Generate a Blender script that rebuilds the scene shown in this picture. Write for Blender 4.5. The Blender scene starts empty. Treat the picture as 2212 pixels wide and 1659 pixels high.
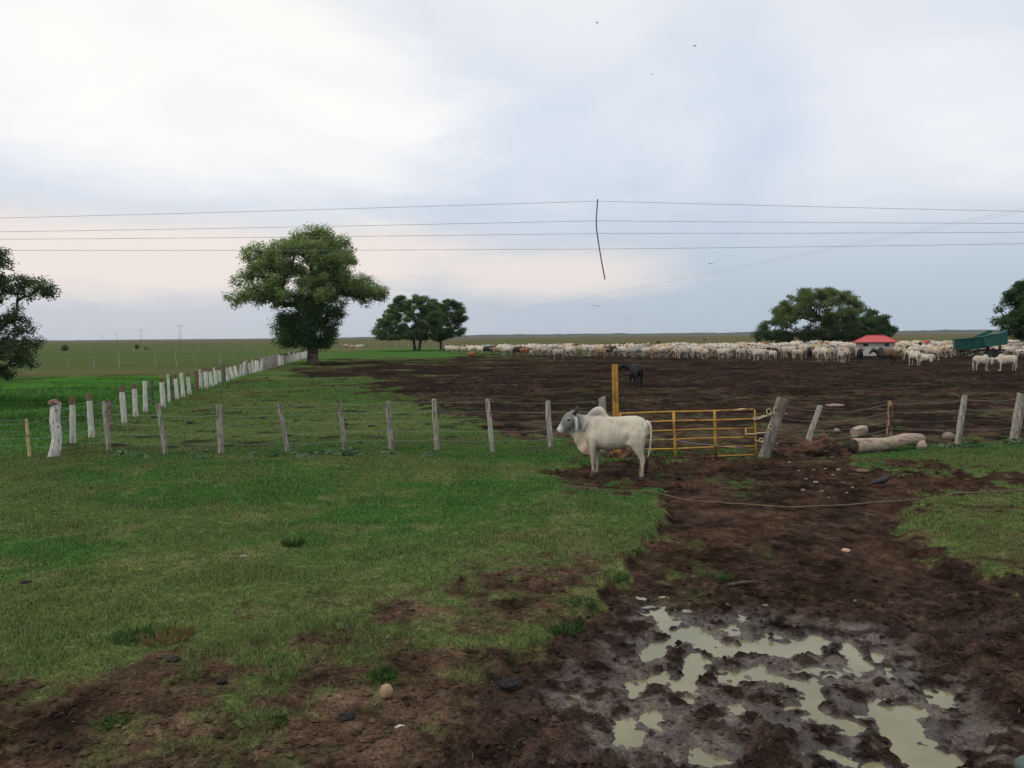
import bpy, bmesh, math, random
import numpy as np
from mathutils import Vector, Matrix, noise as mnoise
from mathutils.bvhtree import BVHTree

random.seed(7)
RNG = np.random.default_rng(11)
SC = bpy.context.scene
COL = SC.collection
rad = math.radians

# ------------------------------------------------------------------ camera
CAM_H = 2.9
PITCH, ROLL = rad(3.29), rad(-0.52)
FD, CXD, CYD = 1789.0, 1106.0, 829.5          # focal length and centre on a 2212 px wide picture
cam_d = bpy.data.cameras.new('camera')
cam = bpy.data.objects.new('camera', cam_d)
COL.objects.link(cam)
cam_d.sensor_width = 36.0
cam_d.lens = 36.0 * FD / 2212.0
cam_d.clip_end = 20000
CAM_R = Matrix.Rotation(math.pi / 2 - PITCH, 3, 'X') @ Matrix.Rotation(ROLL, 3, 'Z')
cam.matrix_world = Matrix.Translation((0, 0, CAM_H)) @ CAM_R.to_4x4()
SC.camera = cam

# ------------------------------------------------------------------ light
SUN_EL, SUN_AZ = rad(54), rad(-112)            # azimuth from +Y, negative = left
w = bpy.data.worlds.new('World'); SC.world = w; w.use_nodes = True
sun_d = bpy.data.lights.new('sun', 'SUN'); sun_d.energy = 1.5; sun_d.angle = rad(28); sun_d.color = (1, .90, .74)
sun = bpy.data.objects.new('sun', sun_d); COL.objects.link(sun)
sd = Vector((math.sin(SUN_AZ) * math.cos(SUN_EL), math.cos(SUN_AZ) * math.cos(SUN_EL), math.sin(SUN_EL)))
sun.rotation_euler = sd.to_track_quat('Z', 'Y').to_euler(); sun.location = (0, 0, 60)
SC.view_settings.view_transform = 'Standard'; SC.view_settings.look = 'None'
SC.view_settings.exposure = 0.0; SC.view_settings.gamma = 1.0; SC.view_settings.use_curve_mapping = False
SC.cycles.use_denoising = True
SC.cycles.max_bounces = 6; SC.cycles.diffuse_bounces = 3; SC.cycles.glossy_bounces = 2
SC.cycles.transmission_bounces = 3; SC.cycles.volume_bounces = 1; SC.cycles.transparent_max_bounces = 6


class NT:
    """tiny helper to write node expressions"""
    def __init__(s, nt): s.nt = nt
    def n(s, t, **k):
        nd = s.nt.nodes.new(t)
        for a, b in k.items(): setattr(nd, a, b)
        return nd
    def link(s, a, b): s.nt.links.new(a, b)
    def inp(s, sock, v):
        if isinstance(v, bpy.types.NodeSocket): s.link(v, sock)
        elif v is not None: sock.default_value = v
    def m(s, op, a, b=None, c=None, clamp=False):
        nd = s.n('ShaderNodeMath', operation=op); nd.use_clamp = clamp
        for i, v in enumerate((a, b, c)):
            if v is not None: s.inp(nd.inputs[i], v)
        return nd.outputs[0]
    def mr(s, v, a, b, c=0., d=1., smooth=True):
        nd = s.n('ShaderNodeMapRange'); nd.interpolation_type = 'SMOOTHSTEP' if smooth else 'LINEAR'
        s.inp(nd.inputs[0], v)
        for i, q in enumerate((a, b, c, d)): s.inp(nd.inputs[i + 1], q)
        return nd.outputs[0]
    def mix(s, f, a, b, typ='MIX'):
        nd = s.n('ShaderNodeMix', data_type='RGBA', blend_type=typ)
        s.inp(nd.inputs[0], f)
        for i, v in ((6, a), (7, b)):
            s.inp(nd.inputs[i], v if isinstance(v, bpy.types.NodeSocket) else (*v, 1.))
        return nd.outputs[2]
    def noise(s, vec, scale, detail=3., rough=.5, dist=0.):
        nd = s.n('ShaderNodeTexNoise'); s.inp(nd.inputs['Vector'], vec)
        nd.inputs['Scale'].default_value = scale; nd.inputs['Detail'].default_value = detail
        nd.inputs['Roughness'].default_value = rough; nd.inputs['Distortion'].default_value = dist
        return nd.outputs['Fac']
    def comb(s, x, y, z):
        nd = s.n('ShaderNodeCombineXYZ')
        for i, v in enumerate((x, y, z)): s.inp(nd.inputs[i], v)
        return nd.outputs[0]


def build_world():
    nt = w.node_tree; nt.nodes.clear(); N = NT(nt)
    out = N.n('ShaderNodeOutputWorld'); bg = N.n('ShaderNodeBackground')
    N.link(bg.outputs[0], out.inputs[0]); bg.inputs[1].default_value = 0.1
    sky = N.n('ShaderNodeTexSky'); sky.sky_type = 'NISHITA'; sky.sun_disc = False
    sky.sun_elevation = SUN_EL; sky.sun_rotation = SUN_AZ; sky.air_density = 1.0; sky.dust_density = 3.0
    tc = N.n('ShaderNodeTexCoord').outputs['Generated']
    sp = N.n('ShaderNodeSeparateXYZ'); N.link(tc, sp.inputs[0]); x, y, z = sp.outputs
    az = N.m('ARCTAN2', x, y); el = N.m('ARCSINE', z)
    zz = N.m('ADD', N.m('MAXIMUM', z, 0.), .10)
    pl = N.comb(N.m('DIVIDE', x, zz), N.m('DIVIDE', y, zz), 0.)      # cloud deck plane
    n1 = N.noise(pl, .55, 4., .55, .4)
    n2 = N.noise(tc, 3.2, 5., .55, .3)
    n3 = N.noise(pl, 1.6, 5., .6, .6)
    wob = N.m('MULTIPLY', N.m('SUBTRACT', n2, .5), 1.7)
    wob2 = N.m('MULTIPLY', N.m('SUBTRACT', n3, .5), 1.0)
    wobs = N.m('ADD', wob, wob2)
    def bank(a0, e0, ra, re, slant=0., soft=.75, wk=1.):
        """soft cloud bank centred on azimuth a0 / elevation e0 (degrees)"""
        da = N.m('SUBTRACT', az, rad(a0)); de = N.m('SUBTRACT', el, rad(e0))
        da2 = N.m('ADD', da, N.m('MULTIPLY', de, slant))
        q = N.m('ADD', N.m('POWER', N.m('DIVIDE', da2, rad(ra)), 2.), N.m('POWER', N.m('DIVIDE', de, rad(re)), 2.))
        q = N.m('SQRT', q)
        q = N.m('ADD', q, N.m('MULTIPLY', wobs, wk))
        return N.mr(q, 1. + soft * .5, 1. - soft * .5, 0., 1.)
    # thin overcast veil: blue-grey towards the horizon, paler overhead, all the way round
    t = N.mr(el, 0., rad(13), 0., 1.)
    side = N.mr(az, rad(-26), rad(22), 0., 1.)
    hz0 = N.mix(side, (.60, .635, .70), (.475, .565, .67))
    hi = N.mix(N.mr(n2, .35, .65), (.635, .725, .865), (.75, .81, .90))
    veil = N.mix(t, hz0, hi)
    veil = N.mix(N.m('MULTIPLY', N.mr(n1, .42, .72, 0., .7), N.mr(el, rad(5), rad(14))), veil, (.82, .86, .93))
    soft = N.m('MULTIPLY', N.mr(n2, .44, .66), N.mr(el, rad(6), rad(10)))
    veil = N.mix(N.m('MULTIPLY', soft, .5), veil, (.86, .885, .94))
    warm = N.m('MAXIMUM', N.m('MULTIPLY', bank(-24, 5.2, 22, 2.6, 0., 1.0, .7), .95), N.m('MULTIPLY', bank(2, 4.3, 8, 1.6, 0., 1.1, .8), .8))
    c1 = N.mix(warm, veil, (.93, .835, .775))
    white = N.m('MAXIMUM', bank(-24, 16.8, 19, 7.6, .62, .62, .62), N.m('MULTIPLY', bank(29, 12.5, 6, 4.5, .7, 1.4, 1.2), .6))
    tex = N.mr(N.noise(pl, 1.5, 5., .55, .8), .35, .68)
    wcol = N.mix(tex, (.97, .975, .985), (1.05, 1.03, 1.0))
    c1 = N.mix(N.m('MULTIPLY', N.m('MULTIPLY', tex, N.mr(el, rad(5), rad(10))), .20), c1, (.93, .94, .97))
    c2 = N.mix(white, c1, wcol)
    # broken cloud deck mostly out of view, made bright and warm to lift light
    n4 = N.noise(tc, 1.3, 4., .5, .2)
    beh = N.m('MULTIPLY', N.mr(n4, .42, .60, 0., .85), N.mr(el, rad(14), rad(34), 0., 1.))
    c3 = N.mix(beh, c2, (1.05, 1.0, .92))
    cl = N.mix(1., c3, (10., 10., 10.), 'MULTIPLY')
    fin = N.mix(.06, cl, sky.outputs[0])
    N.link(fin, bg.inputs[0])

build_world()

# ------------------------------------------------------------------ pixel <-> place
RI = np.array(CAM_R)          # camera axes in columns

def ray(u, v):
    d = RI @ np.array([(u - CXD) / FD, -(v - CYD) / FD, -1.])
    return d

def P(u, v, z=0.):
    """ground point seen at that place of the picture"""
    d = ray(u, v); t = (z - CAM_H) / d[2]
    return Vector((d[0] * t, d[1] * t, z))

def PD(u, v, Y):
    """point at depth Y on that line of sight"""
    d = ray(u, v); t = Y / d[1]
    return Vector((d[0] * t, Y, CAM_H + d[2] * t))

def proj(x, y, z=0.):
    q = np.stack([np.asarray(x, float), np.asarray(y, float), np.zeros_like(np.asarray(x, float)) + z - CAM_H], -1) @ RI
    dz = np.minimum(q[..., 2], -0.05)
    return CXD + FD * q[..., 0] / -dz, CYD - FD * q[..., 1] / -dz

# ------------------------------------------------------------------ noise
def _h(ix, iy, s):
    h = (ix.astype(np.int64) * 374761393 + iy.astype(np.int64) * 668265263 + s * 974634777) & 0xFFFFFFFF
    h = ((h ^ (h >> 13)) * 1274126177) & 0xFFFFFFFF
    h = ((h ^ (h >> 16)) * 2246822519) & 0xFFFFFFFF
    return ((h ^ (h >> 15)) & 0xFFFFFF) / float(0xFFFFFF)

def vn(x, y, s=0):
    ix = np.floor(x); iy = np.floor(y); fx = x - ix; fy = y - iy
    fx = fx * fx * fx * (fx * (fx * 6 - 15) + 10); fy = fy * fy * fy * (fy * (fy * 6 - 15) + 10)
    a, b, c, d = _h(ix, iy, s), _h(ix + 1, iy, s), _h(ix, iy + 1, s), _h(ix + 1, iy + 1, s)
    return (a * (1 - fx) + b * fx) * (1 - fy) + (c * (1 - fx) + d * fx) * fy

def fbm(x, y, f, o=4, s=0, g=.5):
    r = 0.; amp = 1.; tot = 0.; ca, sa = .8, .6
    X, Y = x * f, y * f
    for i in range(o):
        r = r + amp * vn(X + 17.3 * i, Y - 9.1 * i, s + i); tot += amp; amp *= g
        X, Y = (ca * X - sa * Y) * 2.03, (sa * X + ca * Y) * 2.03
    return r / tot            # 0..1 around .5

def worley(x, y, f, s=0):
    X, Y = x * f, y * f; ix = np.floor(X); iy = np.floor(Y); best = np.full(X.shape, 9.)
    for dx in (-1, 0, 1):
        for dy in (-1, 0, 1):
            cx, cy = ix + dx, iy + dy
            px = cx + _h(cx, cy, s); py = cy + _h(cx, cy, s + 5)
            best = np.minimum(best, (X - px) ** 2 + (Y - py) ** 2)
    return np.sqrt(best)

def sst(a, b, x):
    t = np.clip((x - a) / (b - a), 0, 1); return t * t * (3 - 2 * t)

def sdpoly(u, v, poly):
    """signed distance, positive inside"""
    d = np.full(u.shape, 1e18); ins = np.zeros(u.shape, bool); n = len(poly)
    for i in range(n):
        ax, ay = poly[i]; bx, by = poly[(i + 1) % n]
        ex, ey = bx - ax, by - ay; wx, wy = u - ax, v - ay
        t = np.clip((wx * ex + wy * ey) / (ex * ex + ey * ey), 0, 1)
        d = np.minimum(d, (wx - ex * t) ** 2 + (wy - ey * t) ** 2)
        c = ((ay > v) != (by > v))
        with np.errstate(divide='ignore', invalid='ignore'):
            ins ^= c & (u < ex * (v - ay) / (ey if ey != 0 else 1e-9) + ax)
    return np.where(ins, 1, -1) * np.sqrt(d)

# ------------------------------------------------------------------ ground lay-out
MUD = [(1165, 1008), (1230, 990), (1330, 978), (1400, 975), (1640, 975), (1700, 940), (1840, 945), (1850, 990), (1990, 1002),
       (2212, 1022), (3400, 1060), (3400, 1075), (2212, 1052), (1985, 1072), (1950, 1110), (1965, 1160), (2050, 1210), (2212, 1255),
       (3400, 1500), (6000, 6000), (600, 6000), (820, 1700), (960, 1560), (1060, 1440), (1170, 1385), (1250, 1335), (1295, 1290),
       (1345, 1225), (1385, 1175), (1405, 1135), (1440, 1095), (1420, 1060), (1230, 1050)]
SPARSE = [(-4000, 1900), (-900, 1560), (0, 1445), (300, 1440), (520, 1400), (760, 1330), (980, 1260), (1190, 1210), (1330, 1180), (1345, 1225),
          (1250, 1335), (1060, 1440), (820, 1700), (600, 6000), (-6000, 6000)]
PADM = [(690, 782), (740, 774), (975, 772), (1020, 766), (1120, 760), (1300, 751), (2212, 748), (4000, 752), (4000, 985), (2212, 955), (1950, 965), (1840, 960),
        (1700, 975), (1400, 990), (1290, 968), (1120, 945), (1010, 915), (930, 880), (850, 845), (740, 825), (640, 803)]
PUD = [(1420, 1295, 1442, 1318, 15), (1432, 1322, 1560, 1366, 12), (1545, 1376, 1760, 1366, 15), (1490, 1340, 1400, 1382, 13),
       (1505, 1395, 1480, 1445, 20), (1440, 1425, 1375, 1452, 14), (1558, 1428, 1640, 1420, 12), (1640, 1422, 1715, 1440, 11),
       (1742, 1440, 1765, 1500, 15), (1765, 1502, 1850, 1536, 11), (1730, 1412, 1850, 1422, 10), (1836, 1376, 1868, 1402, 11),
       (1882, 1384, 1922, 1410, 7), (1690, 1492, 1735, 1502, 9), (1898, 1492, 1940, 1502, 13), (1900, 1474, 1990, 1502, 6),
       (1932, 1515, 1962, 1582, 26), (1965, 1592, 2060, 1604, 22), (2012, 1462, 2052, 1482, 12), (1348, 1532, 1358, 1552, 16),
       (1400, 1514, 1418, 1516, 8), (1484, 1478, 1490, 1480, 11), (1578, 1490, 1590, 1494, 8), (1490, 1604, 1530, 1607, 6),
       (1895, 1612, 1955, 1642, 9), (2108, 1578, 2142, 1602, 8), (1600, 1302, 1606, 1306, 6), (1572, 1330, 1584, 1334, 7),
       (1660, 1345, 1690, 1338, 7), (1250, 1470, 1290, 1476, 6), (2190, 1595, 2260, 1612, 9), (1800, 1590, 1830, 1600, 6)]
ZW = -0.150                    # puddle water level

def ground(x, y):
    u, v = proj(x, y)
    beh = y < 1.0
    v = np.where(beh, 6000., v); u = np.where(beh, 1106 + x * 300, u)
    r = np.hypot(x, y) + 1e-6
    nA = fbm(x, y, .30, 5, 3); nB = fbm(x, y, 1.5, 4, 21); nC = fbm(x, y, 6., 3, 41); nD = fbm(x, y, 18., 2, 61)
    nL = fbm(x, y, .05, 4, 77)
    near = sst(26, 18, r)
    warp = (nB - .5) * 60 + (nC - .5) * 34
    sm = sdpoly(u, v, MUD)
    lo = sst(1330, 1440, v)                      # the bank peters out into trodden soil
    rag = (fbm(x, y, 3.0, 5, 301, .7) - .5) * 110
    mud = sst(-22 - 100 * lo, 20 + 60 * lo, sm + warp * (.7 + 1.2 * lo) + rag * (.95 + .3 * sst(1800, 1950, u))) * sst(30, 20, y)
    bankm = sst(-10 - 260 * lo, 16 + 120 * lo, sm + warp * (.35 + .8 * lo)) * sst(30, 20, y)
    spa = sst(-70, 60, sdpoly(u, v, SPARSE) + warp * 1.6)
    wp = ((nA - .5) * 130 + (nB - .5) * 60) * sst(20, 60, r) * np.clip(60 / r, .15, 1) + (nB - .5) * 70 * sst(70, 20, r)
    pad = sst(-16, 16, (sdpoly(u, v, PADM) + wp)) * sst(19.3, 22, y)
    # --- relief
    z = -0.13 * bankm * sst(20, 15, y)
    z = z + (fbm(x, y, .25, 3, 5) - .5) * .10 * sst(3, 9, r) * sst(90, 30, r)
    hoof = np.clip(1 - worley(x, y, 3.6, 9) / .42, 0, 1)
    hoof2 = np.clip(1 - worley(x + 3.1, y, 2.6, 19) / .36, 0, 1)
    churn = (nB - .5) * .075 + (nC - .5) * .055 + (nD - .5) * .026 - hoof * hoof * .075 - hoof2 ** 1.5 * .06
    wetz = sst(1245, 1330, v + (u - 1500) * -.02) * mud        # soft churned mud in the foreground
    z = z + mud * ((churn * (.40 + .60 * wetz) + (fbm(x, y, 11., 3, 217) - .5) * .05)) * sst(30, 20, r) - .02 * wetz
    dry = (1 - mud)
    z = z + dry * ((nB - .5) * .05 + (nC - .5) * (.022 + .03 * spa) + (nD - .5) * (.010 + .018 * spa)) * near
    z = z + pad * ((nB - .5) * .15 + (nC - .5) * .06) * sst(130, 40, r)
    # rut edge of the eroded bank
    # --- puddles
    pd = np.full(u.shape, -99.)
    for (a, b, c, d, wd) in PUD:
        ex, ey = c - a, (d - b); t = np.clip(((u - a) * ex + (v - b) * ey) / (ex * ex + ey * ey + 1e-9), 0, 1)
        dd = wd - np.hypot((u - a - ex * t) * .62, (v - b - ey * t))
        pd = np.maximum(pd, dd)
    pdb = pd + (nB - .5) * 26 + (nC - .5) * 26 + (fbm(x, y, 14., 3, 401) - .5) * 26
    pd = pd + (nB - .5) * 22 + (nC - .5) * 26 + (nD - .5) * 12
    zone = sst(-60, -6, pd) * wetz
    clod = (fbm(x, y, 4.6, 3, 211) - .5) * .070 + (fbm(x, y, 9., 3, 217) - .5) * .095 + (fbm(x, y, 24., 2, 219) - .5) * .035 + (nD - .5) * .022 - hoof ** 1.5 * .07 - hoof2 * .05
    lvl = .107 - .076 * sst(-75, -4, pd) - .060 * sst(-10, 10, pdb) + .10 * sst(2040, 2180, u)
    lvl = lvl - .018 * sst(1400, 1560, v) * sst(1230, 1420, u) * sst(1680, 1620, v)
    zwet = ZW + lvl + clod * (1 - .62 * sst(-80, -5, pd)) + .012 * sst(-80, -5, pd)
    z = z * (1 - wetz) + zwet * wetz
    # --- grass cover
    g = 1 - mud
    g = g * (1 - spa * .75)
    g = g * (1 - .42 * sst(1860, 1990, u + warp * 2) * sst(1030, 1075, v) * sst(1300, 1240, v))
    g = g * (1 - pad * (.965 + .03 * sst(45, 65, y)))
    cov = sst(.17, -.17, (fbm(x, y, .9, 5, 91, .62) * .6 + fbm(x, y, 4.5, 3, 97) * .4) - .5 - (g - .42) * .62)
    cov = np.where(g > .97, np.maximum(cov, .9), cov) * (1 - wetz)
    bare = sst(.60, .68, fbm(x, y, .55, 5, 131, .6)) * (1 - mud) * sst(60, 25, r) * (.25 + .75 * np.maximum(sst(1090, 1200, v), sst(19.5, 22, y)))       # scuffed bare places in the turf
    cov = cov * (1 - .42 * bare)
    dung = sst(.36, .20, worley(x, y, .62, 33)) * sst(19, 23, y) * sst(100, 60, r) * (nB > .5)
    cov = cov * (1 - .8 * dung)
    cov = cov * (1 - sst(.60, .66, fbm(x, y, .22, 4, 140, .6)) * sst(22, 26, y) * .5 * sst(160, 90, r))
    # --- colour (albedo)
    def C(*c): return np.array(c)
    def mixc(a, b, t): return a * (1 - t[:, None]) + b * t[:, None]
    one = np.ones(x.shape)
    lush, oliv, pale = C(.040, .100, .024), C(.076, .106, .036), C(.118, .128, .056)
    gc = mixc(one[:, None] * lush, oliv, np.clip(sst(.38, .58, fbm(x, y, .45, 5, 151, .6)) * .8, 0, 1))
    gc = mixc(gc, oliv, sst(1120, 1260, v + (u - 600) * .10) * .85 * sst(24, 18, y))
    gc = mixc(gc, pale, np.clip(sst(.56, .72, fbm(x, y, 1.2, 4, 161)) * .6, 0, 1) * sst(22, 18, y))
    gc = mixc(gc, oliv, sst(1850, 2050, u) * sst(20, 18, y) * .8)
    inpad = sst(18.5, 27, y + (nB - .5) * 4) * sst(125, 110, y)
    gc = mixc(gc, C(.080, .112, .040), inpad * .8)
    gc = mixc(gc, C(.044, .104, .024), inpad * sst(.42, .6, fbm(x, y, .2, 4, 231)) * .7)
    # meadow beyond the white posts and the plain to the horizon
    left = sst(0., 2., -(x + 11.5) - (y - 20.8) * .19) * sst(20, 23, y)
    gc = mixc(gc, C(.036, .118, .018), left * sst(72, 62, y) * .9)
    gc = gc * (1 + (left * sst(72, 62, y) * (fbm(x * .6, y, .5, 4, 241) - .5) * 1.3)[:, None])
    gc = mixc(gc, C(.045, .10, .028), left * sst(32, 26, y) * .5)
    band = fbm(x * .25, y, .018, 4, 171)
    plain = mixc(one[:, None] * C(.080, .094, .042), C(.125, .100, .062), sst(.44, .56, band))
    plain = mixc(plain, C(.060, .115, .036), sst(.55, .65, fbm(x * .2, y, .03, 3, 181)) * sst(500, 200, y) * .7)
    plain = mixc(plain, C(.100, .086, .068), sst(600, 1600, y) * .85)
    plain = mixc(plain, C(.105, .100, .058), left * sst(70, 75, y) * sst(88, 82, y) * .7)
    plain = mixc(plain, C(.040, .120, .024), sst(108, 118, y) * sst(250, 190, y) * sst(-40, -25, x) * .75)
    plain = mixc(plain, C(.062, .100, .036), left * sst(72, 84, y) * sst(900, 300, y) * .6)
    fd_ = 45 * sst(-12, 6, x)
    isplain = np.maximum(left * sst(64, 74, y), sst(112, 124, y - fd_))
    gc = mixc(gc, plain, isplain)
    cov = np.maximum(cov, isplain * (.80 + .2 * (nB > .4)))
    soil = mixc(one[:, None] * C(.082, .054, .038), C(.047, .031, .0225), sst(.42, .6, nB))
    mudc = mixc(one[:, None] * C(.022, .0155, .0125), C(.038, .0255, .020), sst(.40, .62, nC))
    mudc = mixc(mudc, C(.050, .031, .0225), sst(1250, 1150, v) * sst(.42, .62, nB) * sst(24, 20, y) * .8)
    padc = mixc(one[:, None] * C(.024, .0165, .0135), C(.044, .029, .023), sst(.40, .60, nB))
    padc = mixc(padc, C(.017, .0125, .0115), sst(.45, .6, nA) * .8)
    padc = mixc(padc, C(.075, .058, .038), sst(.52, .62, fbm(x, y * 2.2, .35, 4, 191)) * sst(60, 25, y) * .6)
    dirt = mixc(soil, mudc, mud)
    dirt = mixc(dirt, padc, np.maximum(pad, inpad * .6))
    dirt = mixc(dirt, C(.020, .017, .015), dung)
    dirt = mixc(dirt, C(.088, .077, .068), np.maximum(sst(.03, .0, z - ZW) * .6, sst(-55, -8, pd) * sst(.38, .56, nC) * .62) * wetz)     # silt round the puddles; sky sheen on wet mud put into the grey
    dirt = dirt * (1 + (1.5 * (fbm(x, y, 2.6, 4, 251, .65) - .5) + .8 * (fbm(x, y, .8, 3, 257) - .5))[:, None])
    col = mixc(dirt, gc, np.clip(cov, 0, 1))
    wet = np.clip(.42 * sst(-70, -5, pd) * wetz * sst(.36, .52, nC) + mud * wetz * (1 - cov) * (.30 + .25 * sst(.45, .65, nB)) + .6 * sst(.03, .0, z - ZW) * wetz, 0, 1)
    return z, np.clip(cov, 0, 1), np.clip(col, .008, 1), wet, isplain

def gz(x, y):
    return float(ground(np.array([float(x)]), np.array([float(y)]))[0][0])

def onground(p, dz=0.):
    return Vector((p[0], p[1], gz(p[0], p[1]) + dz))

# ------------------------------------------------------------------ mesh helpers
def tag(o, label=None, cat=None, group=None, kind=None):
    if label: o['label'] = label
    if cat: o['category'] = cat
    if group: o['group'] = group
    if kind: o['kind'] = kind
    return o

def link(o, parent=None):
    COL.objects.link(o)
    if parent is not None: o.parent = parent
    return o

def empty(name, loc=(0, 0, 0), rz=0.):
    o = bpy.data.objects.new(name, None); o.location = loc; o.rotation_euler = (0, 0, rz)
    o.empty_display_size = .2
    return link(o)

def mesh_obj(name, verts, faces, mats, parent=None, smooth=True, fm=None, loc=None):
    me = bpy.data.meshes.new(name)
    me.from_pydata([tuple(q) for q in verts], [], faces)
    if not isinstance(mats, (list, tuple)): mats = [mats]
    for m in mats: me.materials.append(m)
    if fm is not None: me.polygons.foreach_set('material_index', fm)
    me.polygons.foreach_set('use_smooth', [smooth] * len(me.polygons))
    me.update()
    o = bpy.data.objects.new(name, me)
    if loc is not None: o.location = loc
    return link(o, parent)

def np_mesh(name, verts, faces, mat, k, cols=None, parent=None, smooth=True):
    """verts (n,3), faces (m,k) arrays; cols (n,3) point colours"""
    me = bpy.data.meshes.new(name); n, m = len(verts), len(faces)
    me.vertices.add(n); me.vertices.foreach_set('co', np.ascontiguousarray(verts, np.float32).ravel())
    me.loops.add(m * k); me.loops.foreach_set('vertex_index', np.ascontiguousarray(faces, np.int32).ravel())
    me.polygons.add(m)
    me.polygons.foreach_set('loop_start', np.arange(m, dtype=np.int32) * k)
    me.polygons.foreach_set('loop_total', np.full(m, k, np.int32))
    me.polygons.foreach_set('use_smooth', np.full(m, smooth, bool))
    if cols is not None:
        a = me.color_attributes.new('col', 'FLOAT_COLOR', 'POINT')
        a.data.foreach_set('color', np.concatenate([cols, np.ones((n, 1))], 1).astype(np.float32).ravel())
    me.materials.append(mat); me.update(calc_edges=True); me.validate()
    o = bpy.data.objects.new(name, me)
    return link(o, parent)

def loft(secs, n=12, egg=0., cap=True, side=(0, 1, 0), sq=2.):
    """tube of elliptic rings; sec = (x,y,z,a,b): a across 'side', b across the other way"""
    V, F = [], []; S = [Vector(s[:3]) for s in secs]
    for i, s in enumerate(secs):
        t = (S[min(i + 1, len(S) - 1)] - S[max(i - 1, 0)]).normalized()
        sv = Vector(side); sv = (sv - t * sv.dot(t)).normalized(); up = sv.cross(t)
        if up.z < -1e-6 and abs(t.z) < .8: up = -up
        for k in range(n):
            a = 2 * math.pi * k / n; c, q = math.cos(a), math.sin(a)
            c2 = math.copysign(abs(c) ** (2 / sq), c); q2 = math.copysign(abs(q) ** (2 / sq), q)
            wdt = s[3] * (1 - egg * q)
            V.append(S[i] + sv * (c2 * wdt) + up * (q2 * s[4]))
    for i in range(len(secs) - 1):
        for k in range(n):
            F.append((i * n + k, i * n + (k + 1) % n, (i + 1) * n + (k + 1) % n, (i + 1) * n + k))
    if cap:
        F.append(tuple(range(n - 1, -1, -1))); F.append(tuple((len(secs) - 1) * n + k for k in range(n)))
    return V, F

def tube(path, r, n=5):
    if not isinstance(r, (list, tuple)): r = [r] * len(path)
    p0, p1 = Vector(path[0]), Vector(path[-1]); d = (p1 - p0)
    side = (0, 0, 1) if abs(d.normalized().z) < .8 else (0, 1, 0)
    return loft([(*p, q, q) for p, q in zip(path, r)], n, side=side)

def box(cx, cy, cz, sx, sy, sz):
    x, y, z = sx / 2, sy / 2, sz / 2
    V = [(cx + a * x, cy + b * y, cz + c * z) for a in (-1, 1) for b in (-1, 1) for c in (-1, 1)]
    F = [(0, 1, 3, 2), (4, 6, 7, 5), (0, 4, 5, 1), (2, 3, 7, 6), (0, 2, 6, 4), (1, 5, 7, 3)]
    return V, F

def join(*parts):
    V, F = [], []
    for v, f in parts:
        o = len(V); V += list(v); F += [tuple(i + o for i in q) for q in f]
    return V, F

_ico = {}
def ico(sub=2):
    if sub not in _ico:
        bm = bmesh.new(); bmesh.ops.create_icosphere(bm, subdivisions=sub, radius=1.)
        _ico[sub] = ([v.co.copy() for v in bm.verts], [tuple(v.index for v in f.verts) for f in bm.faces]); bm.free()
    return _ico[sub]

def blob(rx, ry, rz, amp=.15, fr=1.6, seed=0, sub=3, flat=None, c=(0, 0, 0)):
    V, F = ico(sub); out = []; so = Vector((seed * 7.31, seed * 3.7, -seed * 1.9))
    for v in V:
        k = 1 + amp * (mnoise.noise(v * fr + so) + .5 * mnoise.noise(v * fr * 2.3 + so))
        q = Vector((v.x * rx * k, v.y * ry * k, v.z * rz * k))
        if flat is not None and q.z < flat: q.z = flat + (q.z - flat) * .1
        out.append(q + Vector(c))
    return out, F

# ------------------------------------------------------------------ materials
def new_mat(name):
    m = bpy.data.materials.new(name); m.use_nodes = True; nt = m.node_tree
    N = NT(nt); bs = nt.nodes['Principled BSDF']
    return m, N, bs

def mat_noise(name, c1, c2, scale=8., rough=.85, stretch=None, bump=.3, c3=None, coord='Object', spec=.3, bscale=None, thr=(.35, .65)):
    m, N, b = new_mat(name)
    tc = N.n('ShaderNodeTexCoord').outputs[coord]
    if stretch:
        mp = N.n('ShaderNodeMapping'); N.link(tc, mp.inputs[0]); mp.inputs['Scale'].default_value = stretch; tc = mp.outputs[0]
    oi = N.n('ShaderNodeObjectInfo').outputs['Random']
    nd = N.n('ShaderNodeTexNoise'); nd.noise_dimensions = '4D'; N.link(tc, nd.inputs['Vector']); N.link(N.m('MULTIPLY', oi, 30.), nd.inputs['W'])
    nd.inputs['Scale'].default_value = scale; nd.inputs['Detail'].default_value = 5.
    f = nd.outputs['Fac']
    col = N.mix(N.mr(f, thr[0], thr[1]), c1, c2)
    if c3 is not None:
        f2 = N.noise(tc, scale * .37, 4.); col = N.mix(N.mr(f2, .52, .66), col, c3)
    var = N.mr(oi, 0., 1., .84, 1.14, False)
    cv = N.n('ShaderNodeMix', data_type='RGBA', blend_type='MULTIPLY'); cv.inputs[0].default_value = 1.
    N.link(col, cv.inputs[6]); gr = N.n('ShaderNodeCombineColor'); [N.link(var, gr.inputs[i]) for i in range(3)]; N.link(gr.outputs[0], cv.inputs[7])
    N.link(cv.outputs[2], b.inputs['Base Color'])
    b.inputs['Roughness'].default_value = rough; b.inputs['Specular IOR Level'].default_value = spec
    if bump:
        bp = N.n('ShaderNodeBump'); bp.inputs['Strength'].default_value = bump; bp.inputs['Distance'].default_value = .01
        N.link(N.noise(tc, bscale or scale * 3, 4.), bp.inputs['Height']); N.link(bp.outputs[0], b.inputs['Normal'])
    return m

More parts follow.
